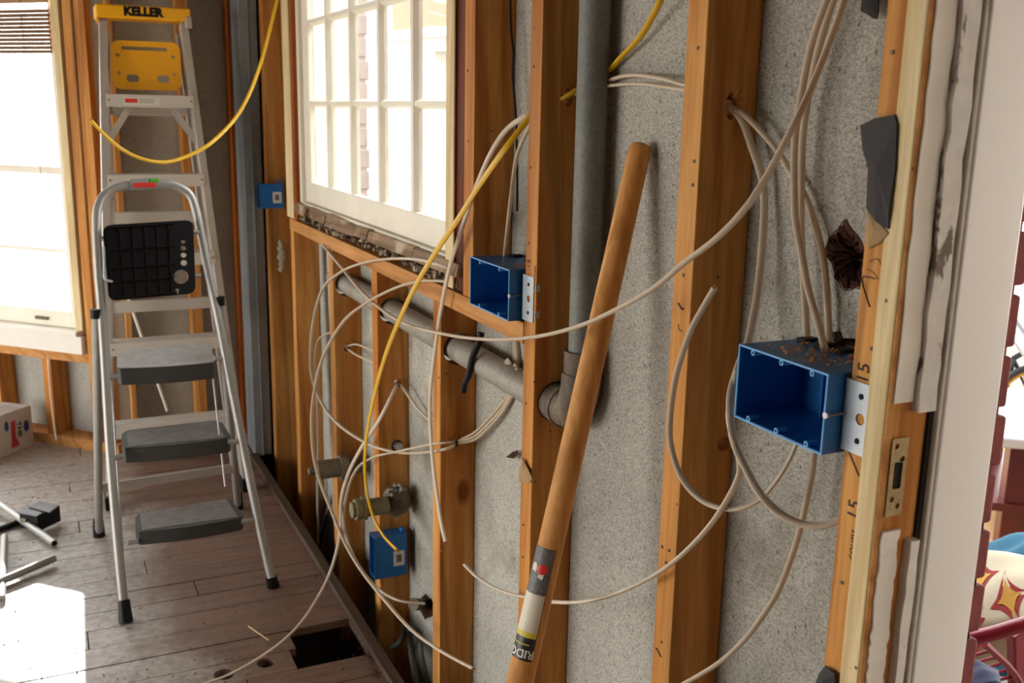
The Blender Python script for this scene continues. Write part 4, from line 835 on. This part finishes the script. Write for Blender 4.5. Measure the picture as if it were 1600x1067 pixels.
cfp('red_panel', 'c_red', [(.070, .020), (.112, .018), (.108, .05), (.104, .118), (.082, .122), (.085, .06)])
cfp('blue_badge', 'c_blue', [(.030+.014*math.cos(k*.5236), .083+.022*math.sin(k*.5236)) for k in range(12)])
cfp('blue_badge', 'c_blue', [(.126+.010*math.cos(k*.5236), .108+.020*math.sin(k*.5236)) for k in range(12)])
textmesh('THE', .030, lambda a, c: cf(.070-c*.9-.004, -.0012, .080-a*1.1), .001).build('lettering', 'ink', ct)
MB().box((-.0008, .02, .01), (-.0002, .05, .145), cf).build('blue_stripe', 'c_blue', ct)
MB().box((.06, .07, hh+.0002), (.16, .12, hh+.0012), cf).build('blue_top', 'c_blue', ct)
# shavings on the floor and on the boxes
def shavings(name, spots, label, mat='stud'):
    b = MB()
    for p, s_ in spots:
        a = random.uniform(0, 6.28); u = Vector((math.cos(a), math.sin(a), random.uniform(-.1, .35))).normalized(); v = Vector((-math.sin(a), math.cos(a), random.uniform(0, .5))).normalized(); L_ = s_*random.uniform(.6, 1.6); w_ = s_*random.uniform(.15, .4)
        q = p+Vector((0, 0, .0015)); b.add([q, q+u*L_*.5+v*w_*.2+Vector((0, 0, s_*.25)), q+u*L_, q+v*w_, q+u*L_*.5+v*w_*1.2+Vector((0, 0, s_*.3)), q+u*L_+v*w_], [(0, 1, 4, 3), (1, 2, 5, 4)])
    o = b.build(name, mat, None, kind='stuff'); o['label'] = label; o['category'] = 'debris'; return o
rs_ = random.Random(11)
sp1 = [(oz(rs_.gauss(95, 45), rs_.gauss(765, 36), 0), rs_.uniform(.003, .009)) for _ in range(330)]
sp1 = [(p, s_) for p, s_ in sp1 if p.y < 3.68 and p.x < .5]
shavings('wood_shavings', sp1, 'orange wood shavings scattered on the dusty floor round the black bracket')
shavings('wood_shavings', [(Vector((min(p_.x, .622), p_.y, 0)), k_) for p_, k_ in [(oz(rs_.gauss(600, 22), rs_.gauss(1025, 22), 0), rs_.uniform(.004, .010)) for _ in range(90)]], 'splinters and dirt by the floor edge near the missing board', 'rot')
sh1 = []
for _ in range(150): sh1.append((Vector((rs_.uniform(.705, .785), rs_.uniform(.765, .865)-.0, 1.0225)), rs_.uniform(.003, .008)))
shavings('drill_shavings', sh1, 'brown drill shavings lying on top of the triple box')
shavings('drill_shavings', [(Vector((rs_.uniform(.715, .745), rs_.uniform(1.52, 1.56), 1.0135)), rs_.uniform(.003, .006)) for _ in range(40)], 'few drill shavings lying on top of the two-gang box')
tw = MB().tube(smoothpts([oz(388, 978, .004), oz(402, 988, .010), oz(420, 1000, .004)], 4), .0015, 6).build('wood_splinter', 'pale_wood', None); tw['label'] = 'long thin pale splinter on the floor by the missing board'; tw['category'] = 'debris'
sw = MB()
rs2 = random.Random(4)
for _ in range(260):
    p = oz(rs2.uniform(0, 560), rs2.uniform(700, 1067), 0)
    if p.x > .615: continue
    if p.x > .44 and 2.1 < p.y < 2.4: continue
    r = rs2.uniform(.0012, .0035); sw.add([p+Vector((r, 0, 0)), p+Vector((0, r, 0)), p+Vector((-r, 0, 0)), p+Vector((0, -r, 0)), p+Vector((0, 0, r))], [(0, 1, 4), (1, 2, 4), (2, 3, 4), (3, 0, 4)])
o = sw.build('floor_crumbs', 'iron', None, kind='stuff'); o['label'] = 'small dark crumbs of debris all over the floorboards'; o['category'] = 'debris'
# ================================================================ SCRAPS ON THE WALL
def scrap(name, px, x, mat, label, cat, th=.002, warp=.004):
    P = [ox(a, c, x) for a, c in px]; n = len(P); b = MB()
    P = [p+Vector((random.uniform(-warp, 0), 0, 0)) for p in P]; c0 = sum(P, Vector())/n-Vector((warp, 0, 0)); Q = [p+Vector((th, 0, 0)) for p in P]; c1 = c0+Vector((th, 0, 0))
    b.add(P+Q+[c0, c1], [(i, (i+1) % n, 2*n) for i in range(n)]+[(n+(i+1) % n, n+i, 2*n+1) for i in range(n)]+[(i, (i+1) % n, n+(i+1) % n, n+i) for i in range(n)])
    o = b.build(name, mat, None); o['label'] = label; o['category'] = cat; return o
scrap('tar_paper', [(1346, 196), (1368, 185), (1398, 179), (1403, 195), (1400, 262), (1392, 330), (1388, 358), (1372, 346), (1356, 325), (1358, 262), (1351, 235)], .716, 'tar', 'torn black tar paper scrap hanging on the door stud', 'tar paper')
scrap('tar_paper', [(1350, -20), (1376, -20), (1375, 22), (1372, 30), (1364, 29), (1361, 24), (1349, 18)], .79, 'tar', 'small black tar paper scrap at the top beside the door stud', 'tar paper')
scrap('plaster_paper', [(1357, 328), (1365, 338), (1388, 364), (1376, 378), (1357, 388)], .7165, 'card', 'pale torn paper triangle below the tar paper', 'paper', warp=.002)
scrap('cardboard_scrap', [(818, 715), (823, 728), (829, 735), (832, 748), (829, 754), (812, 752), (812, 736), (815, 724)], .716, 'card', 'small folded cardboard scrap stuck on the front of the middle stud', 'cardboard')
scrap('wood_chip', [(793, 714), (801, 706), (812, 703), (811, 709), (804, 716)], .79, 'rot', 'little reddish wood chip on the sheathing left of the middle stud', 'debris', warp=.006)
scrap('black_paper', [(1281, 1052), (1290, 1040), (1306, 1052), (1306, 1085), (1272, 1085)], .715, 'tar', 'dark grey scrap at the foot of the door stud', 'tar paper')
# plaster blobs on the far post and on sheathing near the short studs
def blob(c, r, n, label, mat='cream', flatx=1):
    b = MB()
    for i in range(n):
        p = c+Vector((random.uniform(-r[0], r[0]), random.uniform(-r[1], r[1]), random.uniform(-r[2], r[2]))); q = random.uniform(.004, .009)
        b.add([p+Vector((q, 0, 0)), p+Vector((0, q, 0)), p+Vector((-q, 0, 0)), p+Vector((0, -q, 0)), p+Vector((0, 0, q*1.4)), p+Vector((0, 0, -q*1.4))], [(0, 1, 4), (1, 2, 4), (2, 3, 4), (3, 0, 4), (1, 0, 5), (2, 1, 5), (3, 2, 5), (0, 3, 5)])
    o = b.build('plaster_lump', mat, None, kind='stuff'); o['label'] = label; o['category'] = 'plaster'; return o
blob(oy(439, 400, 3.580), (.008, .002, .05), 60, 'dried pale plaster smeared down the far post')
blob(oy(775, 590, 1.62)+Vector((.04, 0, 0)), (.012, .05, .02), 40, 'pale plaster crumbs behind the drain pipe next to the middle stud')
# ================================================================ OUTSIDE THE GRID WINDOW
slab('ground', 'mortar', [((-12, 5.2, -.6), (14, 30, -.5)), ((1.1, -14, -.6), (14, 5.2, -.5)), ((-14, -14, -.6), (-3.4, 30, -.5))])
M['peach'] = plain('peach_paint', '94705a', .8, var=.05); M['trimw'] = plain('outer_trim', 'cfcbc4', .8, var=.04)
nb = thing('porch_beam', (3.2, 5.2, 0), 'peach porch beam with white trim seen through the top of the grid window', 'porch')
def dq(px, py, dep): return od(px, py, dep)
pA, pB = dq(612, 20, 7.0), dq(760, 20, 6.2); dd = (pB-pA); dd.z = 0; dd = dd.normalized(); zt = dq(660, -120, 6.6).z; z1_ = dq(660, 42, 6.6).z; z2_ = dq(660, 78, 6.6).z
def nbf(a, c, z): return Vector((pA.x, pA.y, 0))+dd*a+Vector((-dd.y, dd.x, 0))*c+Vector((0, 0, z))
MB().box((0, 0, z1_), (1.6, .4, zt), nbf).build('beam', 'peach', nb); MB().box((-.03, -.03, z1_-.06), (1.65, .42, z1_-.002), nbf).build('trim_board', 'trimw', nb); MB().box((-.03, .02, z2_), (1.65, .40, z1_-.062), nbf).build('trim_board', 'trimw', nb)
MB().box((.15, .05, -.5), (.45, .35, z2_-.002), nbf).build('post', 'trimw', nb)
# ================================================================ PORCH THROUGH THE DOORWAY
slab('porch_floor', 'porch_fl' if 'porch_fl' in M else 'mortar', [((.93, -3, -.5), (5.4, 4.6, -.04))])
M['porch_paint'] = plain('porch_paint', '8d8378', .8)
M['maroon'] = plain('maroon_wood', '5d1512', .35, var=.2); M['tan'] = plain('tan_mat', 'c9a06a', .9, var=.25, sc=120); M['white_rail'] = plain('white_rail', 'ded9d6', .5)
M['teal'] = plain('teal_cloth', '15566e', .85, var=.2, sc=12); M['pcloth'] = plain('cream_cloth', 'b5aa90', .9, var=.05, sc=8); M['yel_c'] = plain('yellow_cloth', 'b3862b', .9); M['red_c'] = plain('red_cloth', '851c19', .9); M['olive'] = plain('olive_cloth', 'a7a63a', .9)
M['redmetal'] = plain('red_metal', '8a1a2a', .4, var=.1); M['navy'] = plain('navy_cloth', '1e2246', .8); M['tyre'] = plain('bike_black', '22242a', .5)
mt = MB(); pm = oz(1590, 845, -.04)
mo = MB().box((pm.x-.5, pm.y-.4, -.04), (pm.x+.9, pm.y+1.0, -.034)).build('woven_mat', 'tan', None); mo['label'] = 'tan woven mat on the porch floor behind the maroon table'; mo['category'] = 'mat'
tb = thing('side_table', tuple(oz(1580, 858, -.04)), 'maroon wooden table with pale top on the porch outside the doorway', 'table')
T0 = oz(1578, 858, -.04); tx, ty = Vector((.77, -.64, 0)), Vector((.64, .77, 0)); dT = T0.length
def tf(a, c, z): return T0+tx*a+ty*c+Vector((0, 0, z))
MB().box((-.045, -.04, 0), (.035, .04, .35), tf).build('leg', 'maroon', tb, bevel=.004)
MB().box((.55, -.04, 0), (.62, .04, .35), tf).build('leg', 'maroon', tb, bevel=.004); MB().box((-.045, .42, 0), (.035, .5, .35), tf).build('leg', 'maroon', tb); MB().box((.55, .42, 0), (.62, .5, .35), tf).build('leg', 'maroon', tb)
MB().box((-.11, -.08, .351), (.70, .56, .385), tf).build('tabletop', 'white_rail', tb, bevel=.006)
MB().box((-.10, -.05, .14), (.62, .50, .165), tf).build('shelf', 'maroon', tb)
# bicycle beyond
bk = thing('bicycle', tuple(od(1600, 640, 4.4)), 'black bicycle with yellow rimmed wheel parked beyond the porch table', 'bicycle')
wc = od(1622, 640, 4.2)
def ring(c, R_, r, nx, mat, name, par): 
    u = Vector((nx.y, -nx.x, 0)).normalized(); P = [c+(u*math.cos(a)+Vector((0, 0, 1))*math.sin(a))*R_ for a in [k*math.pi/18 for k in range(37)]]; return MB().tube(P, r, 8, cap=False).build(name, mat, par, smooth=True)
nx = Vector((.5, .86, 0))
ring(wc, .19, .014, nx, 'tyre', 'tyre', bk); ring(wc, .172, .009, nx, 'yel_c', 'wheel_rim', bk)
uu = Vector((nx.y, -nx.x, 0)).normalized()
for k in range(12):
    a = k*math.pi/6; MB().cyl(wc, wc+(uu*math.cos(a)+Vector((0, 0, 1))*math.sin(a))*.168, .0015, 4).build('spoke', 'steel', bk)
A1, A2, A3 = od(1560, 655, 4.2), od(1583, 560, 4.2), od(1610, 545, 4.2)
for p, q, r in ((A1, A2, .012), (A2, wc, .010), (A1, wc, .008), (A2, A3, .012), (A1, od(1540, 700, 4.2), .008)): MB().cyl(p, q, r, 8).build('frame_tube', 'tyre', bk)
MB().cyl(od(1540, 690, 4.2), od(1560, 690, 4.25), .03, 12).build('crank', 'tyre', bk)
# white railing / cart behind
rb = thing('porch_railing', tuple(od(1590, 600, 5.0)), 'white porch railing with horizontal boards in bright daylight', 'railing')
for py, h_ in ((495, .05), (545, .04), (612, .04), (742, .05)):
    a = od(1480, py, 5.2); c = od(1760, py+6, 5.0); MB().bar(a, c, h_, .03, (0, 0, 1)).build('rail', 'white_rail', rb)
for px in (1560, 1680): a = od(px, 480, 5.12); MB().bar(a, Vector((a.x, a.y, -.04)), .07, .07, (1, 0, 0)).build('post', 'white_rail', rb)
dp = MB().cyl(od(1560, 478, 3.9), od(1620, 560, 3.7), .035, 14).build('grey_tube', 'steel', None, smooth=True); dp['label'] = 'slanting grey tube crossing in front of the porch railing'; dp['category'] = 'tube'
# teal cloth, floral pillow, red metal chair
def cloth(name, corners, mat, thick, label, cat, bulge=.04, n=16, wr_=.006):
    A_, B1, C1, D1 = corners; nn = ((B1-A_).cross(D1-A_)).normalized(); nn = nn if nn.dot(Vector((0, 0, H))-A_) > 0 else -nn; vs = []; fs = []
    def S(u, v, s_):
        p = (A_*(1-u)+B1*u)*(1-v)+(D1*(1-u)+C1*u)*v; e = max(0, 16*u*(1-u)*v*(1-v))**.4; w2 = wr_*(math.sin(u*9+v*4)+math.sin(v*11-u*5))*e; return p+nn*(s_*(thick/2+bulge*e)+w2)
    for s_ in (1, -1):
        for i in range(n+1):
            for j in range(n+1): vs.append(S(i/n, j/n, s_))
    m_ = (n+1)**2
    for k in (0, m_):
        for i in range(n):
            for j in range(n): q = k+i*(n+1)+j; fs.append((q, q+1, q+n+2, q+n+1))
    edge = [(i, 0) for i in range(n)]+[(n, j) for j in range(n)]+[(i, n) for i in range(n, 0, -1)]+[(0, j) for j in range(n, 0, -1)]
    for e in range(len(edge)): a = edge[e][0]*(n+1)+edge[e][1]; c = edge[(e+1) % len(edge)]; c = c[0]*(n+1)+c[1]; fs.append((a, c, c+m_, a+m_))
    o = MB().add(vs, fs).build(name, mat, None, smooth=True); o['label'] = label; o['category'] = cat; return o, S, nn
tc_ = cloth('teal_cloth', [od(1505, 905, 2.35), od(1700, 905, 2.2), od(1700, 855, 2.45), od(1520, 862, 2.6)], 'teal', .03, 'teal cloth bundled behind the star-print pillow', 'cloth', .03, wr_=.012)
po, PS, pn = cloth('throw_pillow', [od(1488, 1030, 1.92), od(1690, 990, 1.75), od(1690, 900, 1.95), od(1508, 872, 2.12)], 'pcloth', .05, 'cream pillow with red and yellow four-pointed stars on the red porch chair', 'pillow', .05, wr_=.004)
def star(cu_, cv, ru, rv, k, mat, eps, name='star_print', rot=.2):
    pts = []
    for i in range(32):
        a = 2*math.pi*i/32; rr2 = k*(1/(abs(math.cos(a))**.62+abs(math.sin(a))**.62)**1.6)*1.0; pts.append((cu_+ru*rr2*math.cos(a+rot), cv+rv*rr2*math.sin(a+rot)))
    vs = [PS(cu_, cv, 1)+pn*eps]+[PS(u, v, 1)+pn*eps for u, v in pts]; o = MB().add(vs, [(0, 1+i, 1+(i+1) % 32) for i in range(32)]).build(name, mat, po); return o
for u, v in ((.37, .52), (.08, .30), (.62, .25), (.24, .05)):
    star(u, v, .17, .34, 1.0, 'red_c', .001); star(u, v, .17, .34, .60, 'yel_c', .002)
star(.06, .72, .10, .22, 1.0, 'olive', .001)
rc = thing('metal_chair', tuple(oz(1620, 1300, -.04)), 'red metal porch chair with wire basket seat and tubular arm', 'chair')
MB().tube(smoothpts([od(1470, 1005, 1.62), od(1500, 1001, 1.62), od(1550, 990, 1.60), od(1605, 974, 1.58), od(1700, 950, 1.55)], 4), .0115, 12).build('arm', 'redmetal', rc, smooth=True)
MB().tube(smoothpts([od(1538, 1006, 1.64), od(1556, 1022, 1.66), od(1575, 1040, 1.68), od(1590, 1060, 1.70), od(1605, 1090, 1.72)], 4), .006, 8).build('seat_rim', 'redmetal', rc, smooth=True)
for i in range(7):
    a, c = od(1500+i*4, 1030+i*11, 1.66+i*.012), od(1545+i*9, 1017+i*10, 1.67+i*.012); MB().tube([a, c], .0028, 6).build('seat_wire', 'redmetal', rc)
MB().bar(od(1590, 985, 1.68), od(1600, 1300, 1.9), .035, .02, (1, 0, 0)).build('leg', 'redmetal', rc, bevel=.003)
MB().bar(od(1690, 960, 1.9), od(1690, 1250, 2.1), .035, .02, (1, 0, 0)).build('leg', 'redmetal', rc, bevel=.003)
nv = cloth('navy_cloth', [od(1480, 1085, 1.50), od(1565, 1075, 1.5), od(1560, 1052, 1.56), od(1498, 1030, 1.60)], 'navy', .012, 'navy cloth corner hanging on the red chair below the pillow', 'cloth', .008, wr_=.002)
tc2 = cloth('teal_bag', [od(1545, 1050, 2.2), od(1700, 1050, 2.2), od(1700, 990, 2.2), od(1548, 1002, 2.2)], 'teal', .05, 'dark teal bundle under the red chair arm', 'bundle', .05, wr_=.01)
# unseen porch roof and end wall, added to shade the porch
slab('porch_shade', 'porch_paint', [((.97, -3, 2.35), (5.2, 1.4, 2.45)), ((2.6, 1.4, 2.35), (5.2, 6, 2.45)), ((.97, -1.1, -.5), (5.2, -1.0, 2.35))])

nh = thing('sun_blocker', (2.2, 11, -.5), 'added white clapboard slab blocking sun from the porch, pure glare through the grid window', 'sun blocker')  # made-up clapboard slab, added to block the low sun on the porch
for i in range(24): MB().box((1.4, 11+.01*(i % 2), -.5+i*.25), (9, 11.4, -.5+i*.25+.245)).build('siding_board', 'trimw', nh)
